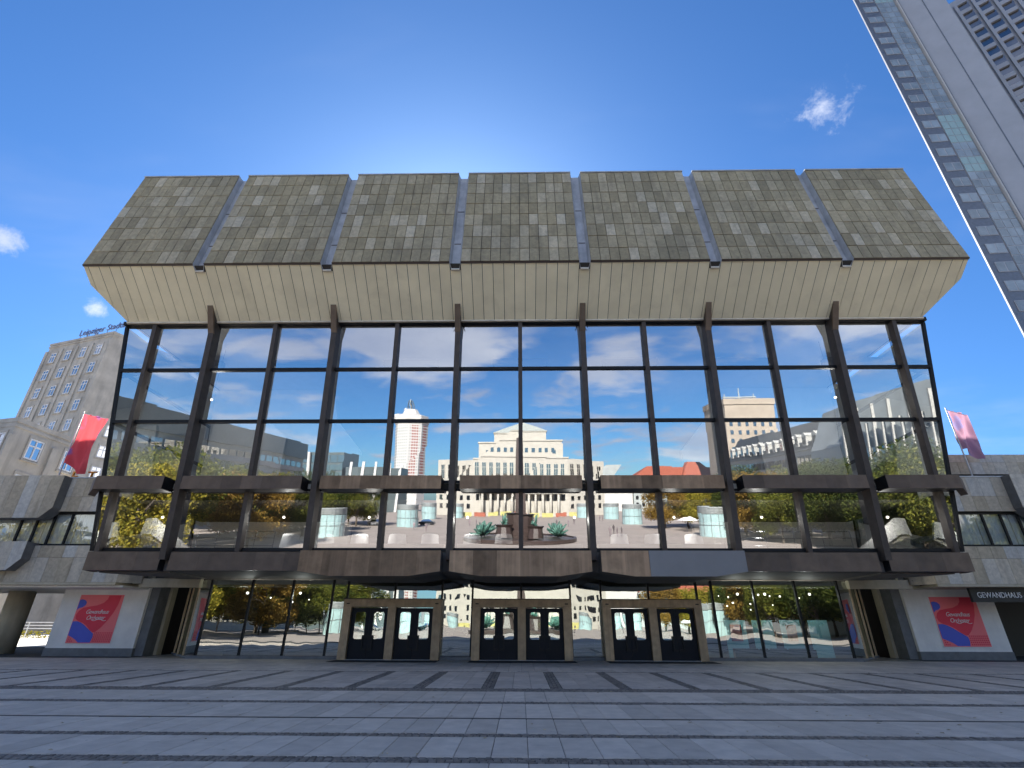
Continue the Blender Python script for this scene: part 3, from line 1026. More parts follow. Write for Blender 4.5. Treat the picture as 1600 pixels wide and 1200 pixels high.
# cyan display boards in the lobby
brd = [(10.40, 11.45, .5, 1.78, 'picture_red', 'with a dark red picture, leftmost in the lobby window'), (11.80, 12.14, .5, 1.78, None, 'very narrow blank one beside the red picture board'),
       (12.29, 12.82, .5, 1.78, None, 'narrow blank one left of the portrait board'), (13.23, 14.22, .5, 1.79, 'picture_portrait', 'with a framed portrait'), (14.66, 15.62, .1, 1.79, None, 'blank, rightmost and reaching the floor')]
for i, (x0, x1, z0, z1, pic, lab) in enumerate(brd):
    o = thing('display_board', ((x0 + x1) / 2, 28.6, 0), 'pale cyan display board ' + lab, 'display board', 'display boards in the lobby')
    box('board', x0, x1, 28.6, 28.66, z0, z1, 'cyan_board', o)
    if i == 0: box('leg', x0, x0 + .2, 28.6, 28.66, .02, .5, 'cyan_board', o)
    else: box('leg', x0 + .1, x0 + .16, 28.61, 28.65, .02, z0, 'cyan_board', o)
    if pic:
        box('picture', x0 + .24, x1 - .24, 28.585, 28.6, .82, 1.58, pic, o)
box('lobby_parapet', 10.65, 14.6, 28.3, 28.45, .02, .46, 'counter_dark', hall)
box('lobby_parapet', -15.0, -11.9, 28.3, 28.45, .02, .5, 'interior_dark', hall)
# small lobby lamps
lampm = MB().lathe([(.01, -.06), (.05, -.04), (.065, 0), (.05, .04), (.01, .06)], n=10)
lm = lampm.mesh('bulb', 'lamp_glow')
cordm = MB().tube((0, 0, .05), (0, 0, .5), .008, n=5).mesh('cord', 'black_frame')
lp = [(10.9, 30.2, 3.0), (11.5, 30.4, 2.95), (13.0, 30.0, 3.05), (13.7, 30.2, 3.0), (14.4, 30.5, 3.0), (15.3, 30.2, 2.9), (12.0, 32.1, 2.55), (12.7, 33.0, 2.75), (13.4, 32.3, 2.35), (13.9, 33.4, 2.7), (14.6, 32.0, 2.6), (-14.6, 31.5, 2.9), (-13.5, 32.0, 2.7), (-12.3, 31.4, 2.8)]
LPW = ['front row far left', 'front row second', 'front row third', 'front row fourth', 'front row fifth', 'front row far right', 'back row far left', 'back row second', 'back row lowest', 'back row fourth', 'back row far right', 'leftmost', 'lowest in the middle', 'rightmost']
for i, p in enumerate(lp):
    side = 'right' if p[0] > 0 else 'left'
    o = thing('pendant_lamp', p, 'small glowing round pendant lamp inside the %s lobby window, %s' % (side, LPW[i]), 'lamp', 'pendant lamps in the %s lobby window' % side)
    inst('bulb', lm, p, o, (0, 0, 0), ((.45 + .35 * ((i * 7) % 5) / 4,) * 3))
    inst('cord', cordm, p, o, (0, 0, 0), (1, 1, (3.64 - p[2]) / .5))

def lit_lamp(p, label, group, power, drop):
    o = thing('ceiling_lamp', p, label, 'lamp', group)
    inst('bulb', lm, p, o)
    inst('cord', cordm, p, o, (0, 0, 0), (1, 1, drop / .5))
    ld = bpy.data.lights.new('lamp_light', 'POINT')
    ld.energy = power
    ld.color = (1.0, .96, .90)
    ld.shadow_soft_size = .12
    lo = bpy.data.objects.new('lamp_light', ld)
    lo.location = (p[0], p[1], p[2] - .12)
    COL.objects.link(lo)
    adopt(lo, o)


fw = ['leftmost', 'second from left', 'third from left', 'fourth from left', 'fourth from right', 'third from right', 'second from right', 'rightmost']
for i, x in enumerate((-17.6, -11.6, -7.4, -2.6, 2.6, 7.4, 11.6, 17.6)):
    lit_lamp((x, 24.75, 6.25), 'small lit lamp hanging behind the first floor glass, %s' % fw[i], 'lamps on the first floor', 30, .80)
for i, x in enumerate((-16.6, 16.6)):
    lit_lamp((x, 24.4, 12.4), 'small lamp added high over the stair behind the %s upper glass' % ('left', 'right')[i], 'lamps added over the stairs', 55, 3.4)  # made-up lamps put in to brighten the stair parapets
for i, x in enumerate((-14.4, -11.6, 11.2, 12.6, 14.9)):
    lit_lamp((x, 28.3, 3.0), 'small lamp added close behind the ground floor glass, %s' % ('leftmost', 'second from left', 'above the red picture board', 'above the narrow boards', 'above the rightmost board')[i], 'lamps added close behind the lobby glass', 24, .6)  # extra lamps put in to light the display boards and lobby

# covered tables on the first floor
tm = MB().lathe([(.47, 0), (.46, .25), (.43, .5), (.41, .70), (.385, .76)], n=30, wob=[.05, .04, .025, .01, 0]).mesh('cloth', 'table_cloth')
txs = [-11.3, -9.6, -7.9, -6.05, -4.45, -2.38, -.84, 4.77, 6.44, 8.36]
words = ['leftmost', 'second from left', 'third from left', 'fourth from left', 'fifth from left', 'second left of the middle mullion', 'nearest the middle mullion', 'third from right', 'second from right', 'rightmost']
for i, x in enumerate(txs):
    z = .24
    o = thing('cloth_table', (x, 25.3, 4.53), 'round table under a white cloth behind first floor glass, %s' % words[i], 'table', 'white clothed tables on the first floor')
    inst('cloth', tm, (x, 25.3, 4.53), o, (0, 0, i * .4), (1, 1, 1.28))
chm = MB()
chm.box(-.22, .22, -.22, .22, .42, .47).box(-.22, .22, .18, .22, .62, .98)
for (a, b) in ((-.2, -.2), (.2, -.2), (-.2, .2), (.2, .2)):
    chm.box(a - .02, a + .02, b - .02, b + .02, 0, .98 if b > 0 else .42)
chme = chm.mesh('chair', 'interior_white')
for i, (x, rz, lab) in enumerate(((9.4, .3, 'left of a pair'), (9.95, -.5, 'right of a pair'))):
    o = inst('chair', chme, (x, 24.5, 4.53), None, (0, 0, rz))
    tag(o, 'white chair behind first floor glass, %s beside the rightmost table' % lab, 'chair', 'white chairs on the first floor')

# ================================================================== posters
cr = [(.66, 0), (.65, .08), (.58, .16), (.45, .215), (.28, .24), (.14, .27), (.06, .33), (.02, .42), (.04, .50), (.12, .555), (.24, .59), (.35, .65), (.45, .74), (.54, .79), (.60, .775), (.70, .68), (.80, .53), (.88, .37), (.93, .2), (.95, 0)]
b1 = [(0, .10), (.06, .085), (.13, .10), (.18, .15), (.175, .21), (.12, .255), (.05, .275), (0, .32)]
b2 = [(0, .56), (.10, .555), (.2, .585), (.30, .64), (.40, .71), (.50, .775), (.565, .82), (.575, .90), (.55, 1), (.28, 1), (.2, .94), (.1, .89), (0, .85)]
for s, lab, x0, x1 in ((-1, 'left', -23.95, -21.62), (1, 'right', 21.64, 23.98)):
    z0, z1 = .62, 2.90
    o = thing('poster', ((x0 + x1) / 2, 29.2, z0), 'red and blue orchestra poster on the white wall at the %s end' % lab, 'poster', 'orchestra posters flanking the entrance')
    Y0 = 29.24
    box('frame', x0 - .05, x1 + .05, Y0 - .005, 29.277, z0 - .05, z1 + .05, 'poster_text', o)
    box('frame_line', x0 - .03, x1 + .03, Y0 - .012, Y0 - .006, z0 - .03, z1 + .03, 'poster_coral', o)
    pu = lambda u, v, d: (x0 + u * (x1 - x0), Y0 - d, z1 - v * (z1 - z0))
    MB().prism([pu(u, v, .020) for u, v in cr], (0, .004, 0)).build('crimson_shape', 'poster_crimson', o)
    MB().prism([pu(u, v, .026) for u, v in b1], (0, .004, 0)).build('blue_shape', 'poster_blue', o)
    MB().prism([pu(u, v, .026) for u, v in b2], (0, .004, 0)).build('blue_shape', 'poster_blue', o)
    dots = MB()
    for j in range(5):
        for i in range(10):
            u, v = .60 + i * .042, .80 + j * .042
            if u < .98: dots.prism([pu(u + .014 * math.cos(t), v + .014 * math.sin(t), .030) for t in [q * 6.283 / 8 for q in range(8)]], (0, .003, 0))
    for (u, v) in ((.04, .97), (.08, .97), (.12, .97), (.04, .93), (.08, .93), (.04, .89)):
        dots.prism([pu(u + .014 * math.cos(t), v + .014 * math.sin(t), .020) for t in [q * 6.283 / 8 for q in range(8)]], (0, .003, 0))
    dots.build('dot_pattern', 'poster_crimson', o)
    tx = text('lettering', 'Gewandhaus\nOrchester', .29, pu(.50, .42, .032), (R(90), 0, 0), 'poster_text', o, .002, 'CENTER', .28, .88, .92)
    sw = MB()
    pts = [pu(.42 + .34 * t, .525 + .02 * math.sin(t * 9), .032) for t in [q / 12 for q in range(13)]]
    for a, b in zip(pts[:-1], pts[1:]): sw.tube(a, b, .012, n=5)
    sw.build('flourish', 'poster_text', o)

# ================================================================== side wings
WY = 27.0


def wing(s):
    lab = 'left' if s < 0 else 'right'
    o = thing('side_wing', (s * 27, WY, 0), 'low stone-clad side wing with ribbon windows at the %s of the glass front' % lab, 'building')
    XI, XO = 20.7, 36.0
    pwd = .655
    def band(name, z0, z1, y, xi, xo, rowsp):
        c = MB().box(min(s * xi, s * xo), max(s * xi, s * xo), y + .03, y + 1.2, z0, z1).build(name, 'roof_backing', o)
        n = int((xo - xi) / pwd)
        for (za, zb_) in rowsp:
            for i in range(n):
                a = xi + i * pwd
                q = sorted((s * (a + .006), s * (a + pwd - .006)))
                MB().box(q[0], q[1], y - random.uniform(0, .008), y + .03, za + .006, zb_ - .006).build('stone_panel', 'travertine_wing', c)
        return c
    ub = band('upper_band', 6.98, 8.80, WY, XI, XO, [(6.98, 7.78), (7.78, 8.80)])
    lb = band('lower_band', 3.42, 5.22, WY, XI - .1 if s < 0 else XI - .1, XO, [(3.42, 4.62), (4.62, 5.22)])
    box('coping', min(s * XI, s * XO), max(s * XI, s * XO), WY - .04, WY + 1.3, 8.803, 8.87, 'zinc', ub)
    box('drip', min(s * (XI - .1), s * XO), max(s * (XI - .1), s * XO), WY - .02, WY + 6, 3.30, 3.417, 'beige_concrete', lb)
    # chamfered inner end of the lower band
    MB().prism([(s * (XI - .1), WY + .01, 3.42), (s * (XI - .1), WY + .01, 5.2), (s * (XI - .75), WY + .9, 5.2), (s * (XI - .75), WY + .9, 3.42)], (0, .4, 0)).build('band_end', 'travertine_wing', lb)
    # projecting boxes with cut corners
    bx0 = 24.9 if s < 0 else 25.9
    for (z0, z1, xi, cc) in ((6.55, 8.82, bx0, .55), (3.95, 5.35, bx0 + .6, .55)):
        yb = WY - .55
        poly = [(xi, z1), (xi, z0 + cc), (xi + cc, z0), (XO, z0), (XO, z1)]
        c = MB().prism([(s * x, yb + .03, z) for x, z in poly], (0, .7, 0)).build('projecting_box', 'plinth_stone', o)
        n = int((XO - xi) / pwd)
        for i in range(n):
            a, b = xi + i * pwd + .006, xi + (i + 1) * pwd - .006
            zl = lambda x: z0 + max(0, cc - (x - xi))
            pts = [(s * a, yb, zl(a)), (s * b, yb, zl(b)), (s * b, yb, z1), (s * a, yb, z1)]
            if a < xi + cc < b: pts.insert(1, (s * (xi + cc), yb, z0))
            MB().prism(pts, (0, .028, 0)).build('stone_panel', 'travertine_wing', c)
    # ribbon window
    zs0, zs1 = 5.25, 6.95
    wx = [20.3, 22.35, 24.3, 25.25, 26.15, 27.0, 28.9, 30.8, 32.7, 34.6]
    for a, b in zip(wx[:-1], wx[1:]):
        q = sorted((s * a, s * b))
        wn = MB().box(q[0], q[0] + .05, WY + .2, WY + .30, zs0, zs1).box(q[1] - .05, q[1], WY + .2, WY + .30, zs0, zs1).box(q[0] + .05, q[1] - .05, WY + .2, WY + .34, zs0, zs0 + .08).box(q[0] + .05, q[1] - .05, WY + .2, WY + .34, zs1 - .08, zs1).build('window', 'black_frame', o)
        pane('glass', (q[0] + .05, WY + .26, zs0 + .08), (q[1] - .05, WY + .26, zs0 + .08), (q[1] - .05, WY + .26, zs1 - .08), (q[0] + .05, WY + .26, zs1 - .08), wn, 'glass_wing', jit=.012)
    # curtains
    for k in range(9):
        xa = 20.6 + k * 1.75
        cu = MB()
        pr = []
        n = 26
        for i in range(n + 1):
            xx = xa + i * 1.68 / n
            pr.append((s * xx, WY + .45 + .04 * math.sin(i * 1.9)))
        for i in range(n):
            (x0, y0), (x1, y1) = pr[i], pr[i + 1]
            cu.add([(x0, y0, zs0), (x1, y1, zs0), (x1, y1, zs1), (x0, y0, zs1)], [(0, 1, 2, 3)])
        cu.build('curtain', 'table_cloth', o)
    box('room_back', min(s * 20.4, s * XO), max(s * 20.4, s * XO), WY + 5.8, WY + 6, 3.4, 8.8, 'interior_cream', o)
    box('roof_slab', min(s * 20.4, s * XO), max(s * 20.4, s * XO), WY + 1.25, WY + 6, 8.6, 8.78, 'roof_backing', o)
    return o


lw_ = wing(-1)
MB().lathe([(.62, 0), (.62, 3.3)], (-29.1, 31.2, 0), 28).build('column', 'beige_concrete', lw_, True)
box('soffit', -36, -20.4, 27.3, 33.5, 3.2, 3.295, 'white_concrete', lw_)
box('column', -26.3, -25.6, 30.9, 31.7, 0, 3.2, 'beige_concrete', lw_)
rw_ = wing(1)
# upper storey of the right wing, set back
c = MB().box(20.9, 40, 29.2, 31, 9.55, 10.75).build('attic_band', 'roof_backing', rw_)
for (za, zb) in ((9.55, 10.28), (10.28, 10.75)):
    for i in range(27):
        a = 20.9 + i * .7
        MB().box(a + .006, a + .694, 29.17 - random.uniform(0, .008), 29.2, za + .005, zb - .005).build('stone_panel', 'travertine_wing', c)
box('attic_glass', 20.9, 40, 29.5, 29.6, 8.87, 9.54, 'glass_far', rw_)
box('passage_back', 25.1, 40, 33, 33.2, 0, 3.3, 'sign_shade_black', rw_)  # darkness of the passage painted as black back wall and ceiling
box('passage_ceiling', 25.02, 40, 27.6, 33, 3.2, 3.29, 'sign_shade_black', rw_)
gs = thing('lettered_fascia', (26, 27.4, 2.6), 'black fascia with white capitals over the dark passage at the right', 'sign')
box('fascia', 22.45, 36, 27.45, 27.6, 2.62, 3.28, 'sign_shade_black', gs)
text('lettering', 'GEWANDHAUS - S', .36, (22.72, 27.43, 2.93), (R(90), 0, 0), 'white_paint', gs, .01, 'LEFT', 0, 1.0, .86)

# ---- flags
def flag(x, s, mat, label, z0, z1, wd, zlow):
    o = thing('flag', (x, 28, 8.85), label, 'flag')
    MB().tube((x, 28, 8.8), (x, 28, z1 + .15), .045, .03, 10).build('pole', 'white_paint', o, True)
    MB().tube((x, 28, z1), (x + wd, 28, z1 - .35), .02, n=8).build('arm', 'white_paint', o)
    m = MB()
    nx_, nz_ = 18, 16
    for j in range(nz_ + 1):
        v = j / nz_
        for i in range(nx_ + 1):
            u = i / nx_
            xx = x + .06 + u * wd * (1 - .12 * v) + .06 * math.sin(v * 6 + u * 2)
            yy = 28 + .16 * math.sin(u * 9 + v * 3.5) * (.3 + v) + .06 * math.sin(u * 19 - v * 5)
            zz = z1 - .35 * u - v * (z1 - zlow) * (1 - .07 * math.sin(u * 5 + 1))
            m.v.append((xx, yy, zz))
    for j in range(nz_):
        for i in range(nx_):
            a = j * (nx_ + 1) + i
            m.f.append((a, a + nx_ + 1, a + nx_ + 2, a + 1))
            m.m.append(0)
    m.build('cloth', mat, o, True)


flag(-26.72, -1, 'flag_red', 'bright red flag with blue marks on a white pole above the left wing', 8.85, 13.1, 1.55, 9.75)
flag(25.35, 1, 'flag_pink', 'pale pink and violet flag on a white pole above the right wing', 8.85, 13.15, 1.05, 10.55)

# ================================================================== stone tower block at the left
def win_mesh(wd, h, frame, glass, name='window', sill=None):
    m = MB()
    f = .09 * wd
    d = .12
    m.box(-wd / 2, -wd / 2 + f, -.02, d, 0, h, 0).box(wd / 2 - f, wd / 2, -.02, d, 0, h, 0)
    m.box(-wd / 2 + f, wd / 2 - f, -.02, d, h - f, h, 0).box(-wd / 2 + f, wd / 2 - f, -.02, d, 0, f, 0)
    m.box(-f / 2, f / 2, -.015, d, f, h - f, 0)
    m.box(-wd / 2 + f, -f / 2, -.01, d, h * .62, h * .62 + f, 0).box(f / 2, wd / 2 - f, -.01, d, h * .62, h * .62 + f, 0)
    for (xa, xb) in ((-wd / 2 + f, -f / 2), (f / 2, wd / 2 - f)):
        m.box(xa, xb, .05, .08, f, h * .62, 1).box(xa, xb, .05, .08, h * .62 + f, h - f, 1)
    return m.mesh(name, [frame, glass])


def facade_frame(A, B):
    """local frame on a vertical facade from A to B (x along, y into the building)"""
    A, B = Vector((A[0], A[1], 0)), Vector((B[0], B[1], 0))
    L = (B - A).length
    return A, (B - A) / L, L, math.atan2(B.y - A.y, B.x - A.x)


glass_mat('glass_sky', (.10, .14, .20), .55, 1.0)
ew = win_mesh(1.7, 2.3, 'white_paint', 'glass_sky')
rec = MB().box(-1.05, -.88, -.06, .1, -.15, 2.6).box(.88, 1.05, -.06, .1, -.15, 2.6).box(-.88, .88, -.06, .1, 2.33, 2.6).box(-1.1, 1.1, -.14, .1, -.3, -.152).mesh('surround', 'europa_stone')


def stone_block(name, loc, label, A, K, C, H, rowz, cols1, cols2, pil=True):
    o = thing(name, loc, label, 'building')
    back = (A[0] + C[0] - K[0], A[1] + C[1] - K[1])
    b = MB().prism([(A[0], A[1], 0), (K[0], K[1], 0), (C[0], C[1], 0), (back[0], back[1], 0)], (0, 0, H)).build('wall', 'europa_stone', o)
    cen = Vector(((A[0] + C[0]) / 2, (A[1] + C[1]) / 2, 0))
    cor = MB()
    pts = [Vector((p[0], p[1], 0)) for p in (A, K, C, back)]
    ex_ = [cen + (p - cen) * 1.012 for p in pts]
    cor.prism([(p.x, p.y, H - .55) for p in ex_], (0, 0, .3))
    cor.prism([(p.x, p.y, H + .003) for p in ex_], (0, 0, .5))
    cor.build('cornice', 'europa_stone', o)
    for (P, Q, cols) in ((A, K, cols1), (K, C, cols2)):
        a, u, L, ang = facade_frame(P, Q)
        nrm = Vector((u.y, -u.x, 0))
        for z in rowz:
            for t in cols:
                p = a + u * (t * L) + nrm * .06 + Vector((0, 0, z))
                wi = inst('window', ew, p, o, (0, 0, ang))
                sr = inst('surround', rec, p, o, (0, 0, ang))
        if pil:
            ts_ = [0] + [(cols[i] + cols[i + 1]) / 2 for i in range(len(cols) - 1)] if len(cols) > 1 else []
            for t in ts_:
                p = a + u * (t * L)
                q0 = p - u * .35
                q1 = p + u * .35
                MB().prism([(q0.x, q0.y, 8), (q1.x, q1.y, 8), (q1.x + nrm.x * .25, q1.y + nrm.y * .25, 8), (q0.x + nrm.x * .25, q0.y + nrm.y * .25, 8)], (0, 0, H - 9.5)).build('pilaster', 'europa_stone', o)
    return o


def azr(az, r): return (r * math.sin(R(az)), r * math.cos(R(az)))


A_, K_ = azr(-47.6, 137.8), azr(-43.75, 121.5)
C_ = (K_[0] + 13, K_[1] + 24)
tb = stone_block('office_tower', (K_[0], K_[1], 0), 'tall grey stone office tower with blue roof lettering behind the left wing', A_, K_, C_, 55.5,
                 [51.1 - 4.15 * i for i in range(10)], [.13, .37, .61, .85], [.20, .45, .7])
aa, uu, LL, ang = facade_frame(A_, K_)
p = aa + uu * (LL * .42) + Vector((0, 0, 57.3))
sg = thing('roof_sign', (p.x, p.y, 56), 'dark blue roof lettering on top of the grey stone tower', 'sign')
text('lettering', 'Leipziger Stadtbau', 2.05, p, (R(90), 0, ang), 'blue_letter', sg, .08)
for i in range(6):
    q = p + uu * (i * 2.6 + .6)
    MB().tube((q.x, q.y, 55.95), (q.x, q.y, 56.7), .06, n=5).build('strut', 'blue_letter', sg)
K2 = azr(-47.54, 75.5)
C2 = azr(-43.6, 80.5)
A2 = (K2[0] - 16, K2[1] + 3.5)
stone_block('corner_block', (K2[0], K2[1], 0), 'lower grey stone corner block with white cross windows in front of the tower', A2, K2, (C2[0] + .3, C2[1] + 2), 21.6,
            [18.1, 14.0, 9.9], [.3, .62, .9], [.32, .80], True)
et = thing('orange_letters', (-25.6, 28.6, 8.87), 'orange capital letters standing behind the coping of the left wing', 'letters')
for ch, x in (('E', -26.25), ('T', -25.30), ('O', -24.35)):
    text('letter', ch, .85, (x, 28.3, 9.22), (R(90), 0, 0), 'orange_letter', et, .05)

# beyond the arcade: hedge, railing and a pale building
o = thing('pale_building', (-88, 95, 0), 'pale low building with dark windows seen through the left arcade', 'building')
box('wall', -125, -52, 95, 105, 0, 14.0, 'light_facade', o)
wm = MB().box(-1.5, 1.5, -.05, .1, 0, 3.0).mesh('window', 'glass_far')
for i in range(8):
    inst('window', wm, (-118 + i * 7.4, 94.95, 1.4), o, (0, 0, 0), (1.3, 1, 1.25))
    inst('window', wm, (-118 + i * 7.4, 94.95, 7.6), o, (0, 0, 0), (1.3, 1, 1.25))
hd = MB()
for i in range(2600):
    x, y, z = random.uniform(-82, -36), random.uniform(60, 61.2), random.uniform(0, .75)
    a, b_ = random.uniform(0, 6.28), random.uniform(.1, .2)
    d1 = Vector((math.cos(a), math.sin(a), random.uniform(-.6, .6))) * b_
    d2 = Vector((-math.sin(a), math.cos(a), random.uniform(-.6, .6))) * b_ * .6
    c0 = Vector((x, y, z))
    hd.add([c0 - d1, c0 + d2, c0 + d1, c0 - d2], [(0, 1, 2, 3)])
tag(hd.build('hedge', 'leaf_yellow'), 'low yellow-green hedge seen through the left arcade', 'hedge', kind='stuff')
rl = thing('street_railing', (-58, 57, 0), 'white metal railing along the hedge seen through the left arcade', 'railing')
for z in (.95, 1.25, 1.55):
    MB().tube((-80, 59, z), (-38, 59, z), .05, n=6).build('rail', 'white_paint', rl)
for i in range(15):
    MB().tube((-80 + i * 3, 59, -.03), (-80 + i * 3, 59, 1.58), .045, n=6).build('rail_post', 'white_paint', rl)

# ================================================================== high-rise at the right
ct = thing('high_rise', (82, 66, 0), 'very tall grey high-rise with stone spine and gridded windows at the right edge', 'tower')
A = azr(48.93, 100)
B = azr(52.1, 106)
Cc = azr(55.55, 108)
D = azr(49.3, 150)
H1 = 152
MB().prism([(A[0], A[1], 0), (B[0], B[1], 0), (Cc[0], Cc[1], 0), (Cc[0] + 20, Cc[1] + 22, 0), (D[0], D[1], 0)], (0, 0, H1)).build('shaft', 'city_panel', ct)
a, u, L, ang = facade_frame(A, B)
nrm = Vector((u.y, -u.x, 0))
def on(t, z, off=0.0): 
    p = a + u * (t * L) + nrm * off
    return Vector((p.x, p.y, z))
MB().prism([on(0, 10, .02), on(.47, 10, .02), on(.47, H1 - 3, .02), on(0, H1 - 3, .02)], nrm * .10).build('dark_strip', 'city_dark', ct)
MB().prism([on(.965, 5, .05), on(1.0, 5, .05), on(1.0, H1, .05), on(.965, H1, .05)], nrm * .5).build('edge_fin', 'white_tower', ct)
MB().prism([on(-.004, 5, -.1), on(.008, 5, -.1), on(.008, H1, -.1), on(-.004, H1, -.1)], nrm * .25).build('edge_fin', 'city_panel', ct)
wl = .32 * L
pm = MB().box(0, wl * .46, -.06, .02, 0, 1.75, 0).box(wl * .54, wl, -.06, .02, 0, 1.75, 0).box(-.1, wl + .1, -.03, .03, -.12, 1.87, 1).mesh('strip_window', ['tower_glass', 'city_panel'])
qw = .46 * L
qm = MB()
for i in range(3):
    for j in range(2):
        qm.box(i * qw / 3 + .07, (i + 1) * qw / 3 - .07, -.08, .02, j * 1.85 + .07, (j + 1) * 1.85 - .1, 0)
qm.box(0, qw, -.03, .04, 0, 3.7, 1)
qmm = qm.mesh('curtain_wall_bay', ['tower_glass', 'city_panel'])
qm2 = qm.mesh('curtain_wall_bay', ['glass_drum', 'city_panel'])
fh = 3.72
for i in range(34):
    z = 22 + i * fh
    inst('strip_window', pm, on(.12, z + .6, .17), ct, (0, 0, ang))
    inst('curtain_wall_bay', qmm if random.random() < .88 else qm2, on(.49, z, .10), ct, (0, 0, ang))
a, u, L, ang = facade_frame(B, Cc)
nrm = Vector((u.y, -u.x, 0))
MB().prism([on(.54, 5, .0), on(.56, 5, .0), on(.56, H1, .0), on(.54, H1, .0)], nrm * .06).build('joint', 'city_dark', ct)
MB().prism([on(.06, 5, .0), on(.075, 5, .0), on(.075, H1, .0), on(.06, H1, .0)], nrm * .06).build('joint', 'city_dark', ct)
G0, G1 = azr(55.2, 131.0), azr(72, 150)
MB().prism([(G0[0], G0[1], 0), (G1[0], G1[1], 0), (G1[0] + 10, G1[1] + 25, 0), (G0[0] + 10, G0[1] + 25, 0)], (0, 0, 142.5)).build('gridded_wing', 'city_panel', ct)
a, u, L, ang = facade_frame(G0, G1)
nrm = Vector((u.y, -u.x, 0))
gw = MB()
gw.box(-1.12, 1.12, -.02, .05, 0, 2.35, 0)
gwm = gw.mesh('grid_window', 'glass_far')
grm = MB().box(-1.75, -1.12, -.62, -.0, -.55, 3.0).box(-1.12, 1.12, -.5, 0, 2.35, 3.0).box(-1.12, 1.12, -.5, 0, -.55, 0).mesh('grid_frame', 'city_panel')
for r_ in range(17):
    for c_ in range(11):
        pz = 137.5 - r_ * 3.55
        p = on(0, pz, .03) + u * (2.6 + c_ * 3.0)
        inst('grid_window', gwm, p, ct, (0, 0, ang))
        inst('grid_frame', grm, p + nrm * .0, ct, (0, 0, ang), (.86, 1, 1))

# ================================================================== the square behind the camera, seen mirrored in the glass
OYF = -168.0
op = thing('opera_house', (0, OYF, 0), 'cream stone opera house with stepped roof mirrored in the middle of the glass', 'building')
box('front_block', -20, 20, OYF - 30, OYF, 0, 24, 'opera_stone', op)
for s in (-1, 1):
    MB().prism([(s * 20, OYF - .0, 0), (s * 36, OYF - 7, 0), (s * 36, OYF - 40, 0), (s * 20, OYF - 40, 0)], (0, 0, 23.2)).build('side_block', 'opera_stone', op)
    a, u, L, ang = facade_frame((s * 20, OYF), (s * 36, OYF - 7))
box('mid_block', -18.6, 18.6, OYF - 40, OYF - 8, 24, 31.6, 'opera_stone', op)
box('stage_block', -12.2, 12.2, OYF - 46, OYF - 14, 31.6, 36.6, 'opera_stone', op)
MB().prism([(-12.8, OYF - 13.5, 36.6), (12.8, OYF - 13.5, 36.6), (0, OYF - 13.5, 41.2)], (0, -33, 0)).build('roof', 'opera_roof', op)
for (x0, x1, y1, z) in ((-20.4, 20.4, OYF + .4, 23.4), (-19, 19, OYF - 7.6, 31.2), (-12.6, 12.6, OYF - 13.6, 36.2)):
    box('cornice', x0, x1, y1 - 6, y1, z, z + .62, 'opera_stone', op)
tall = MB().box(-.75, .75, -.1, .15, 0, 5.6, 0).box(-.08, .08, -.16, -.1, 0, 5.6, 1).box(-.75, .75, -.16, -.1, 3.6, 3.8, 1).box(-.95, -.75, -.25, .1, -.2, 5.9, 1).box(.75, .95, -.25, .1, -.2, 5.9, 1).mesh('window', ['glass_far', 'opera_stone'])
small = MB().box(-.7, .7, -.1, .15, 0, 1.9, 0).mesh('window', 'glass_far')
for i in range(-6, 7):
    inst('window', tall, (i * 2.95, OYF + .06, 15.4), op, (0, 0, R(180)))
    inst('window', small, (i * 2.95, OYF + .06, 6.4), op, (0, 0, R(180)), (1, 1, 1.4))
    if abs(i) < 6: inst('window', small, (i * 2.95, OYF - 7.95, 26.2), op, (0, 0, R(180)))
for s in (-1, 1):
    for i in range(5):
        x = 21.6 + i * 3.0
        y = OYF - (x - 20) * 7 / 16 + .05
        for (me, z) in ((tall, 15.4), (small, 10.4), (small, 6.4), (small, 3.0)):
            inst('window', me, (s * x, y, z), op, (0, 0, R(180) - s * math.atan2(7, 16)))
box('balcony', -17, 17, OYF, OYF + 4.2, 9.2, 10.6, 'opera_stone', op)
for i in range(-5, 6):
    MB().tube((i * 3.1, OYF + 3.4, 0), (i * 3.1, OYF + 3.4, 9.2), .55, .5, 10).build('column', 'opera_stone', op, True)
for i in range(-4, 5):
    x = i * 5.2
    b = box('banner', x - 2.1, x + 2.1, OYF + 16, OYF + 16.1, .3, 1.9, 'yellow_banner' if i % 3 else 'red_roof')
    tag(b, 'low %s barrier banner before the mirrored opera house, %s' % ('yellow' if i % 3 else 'red', ('leftmost', 'second', 'third', 'fourth', 'middle', 'sixth', 'seventh', 'eighth', 'rightmost')[i + 4] + ' of the row'), 'banner', '%s barrier banners before the opera' % ('yellow' if i % 3 else 'red'))

# white apartment tower
wg = thing('apartment_tower', (-114, -470, 0), 'slim white apartment tower with red stripes mirrored left of the opera', 'tower')
cx, cy = -114, -472
MB().lathe([(16.5, 0), (16.5, 82), (18.5, 86), (18.5, 90), (9, 93), (6, 98)], (cx, cy, 0), 8).build('shaft', 'white_tower', wg)
for i in range(8):
    a1 = 2 * math.pi * (i + .5) / 8
    for t in (-4.6, -2.3, 0, 2.3, 4.6):
        px = cx + 15.12 * math.cos(a1) - t * math.sin(a1)
        py = cy + 15.12 * math.sin(a1) + t * math.cos(a1)
        if py < cy: continue
        red = px > cx + 2 and abs(t) < 4
        m = MB().box(-.62, .62, -.3, .3, 12, 81) if not red else MB().box(-.8, .8, -.3, .3, 12, 81)
        inst('bay_stripe', m.mesh('bay_stripe', 'tower_red' if red else 'grey_facade'), (px, py, 0), wg, (0, 0, a1 + R(90)))
sl_ = MB().box(-16.9, 16.9, -16.9, 16.9, 0, .8)
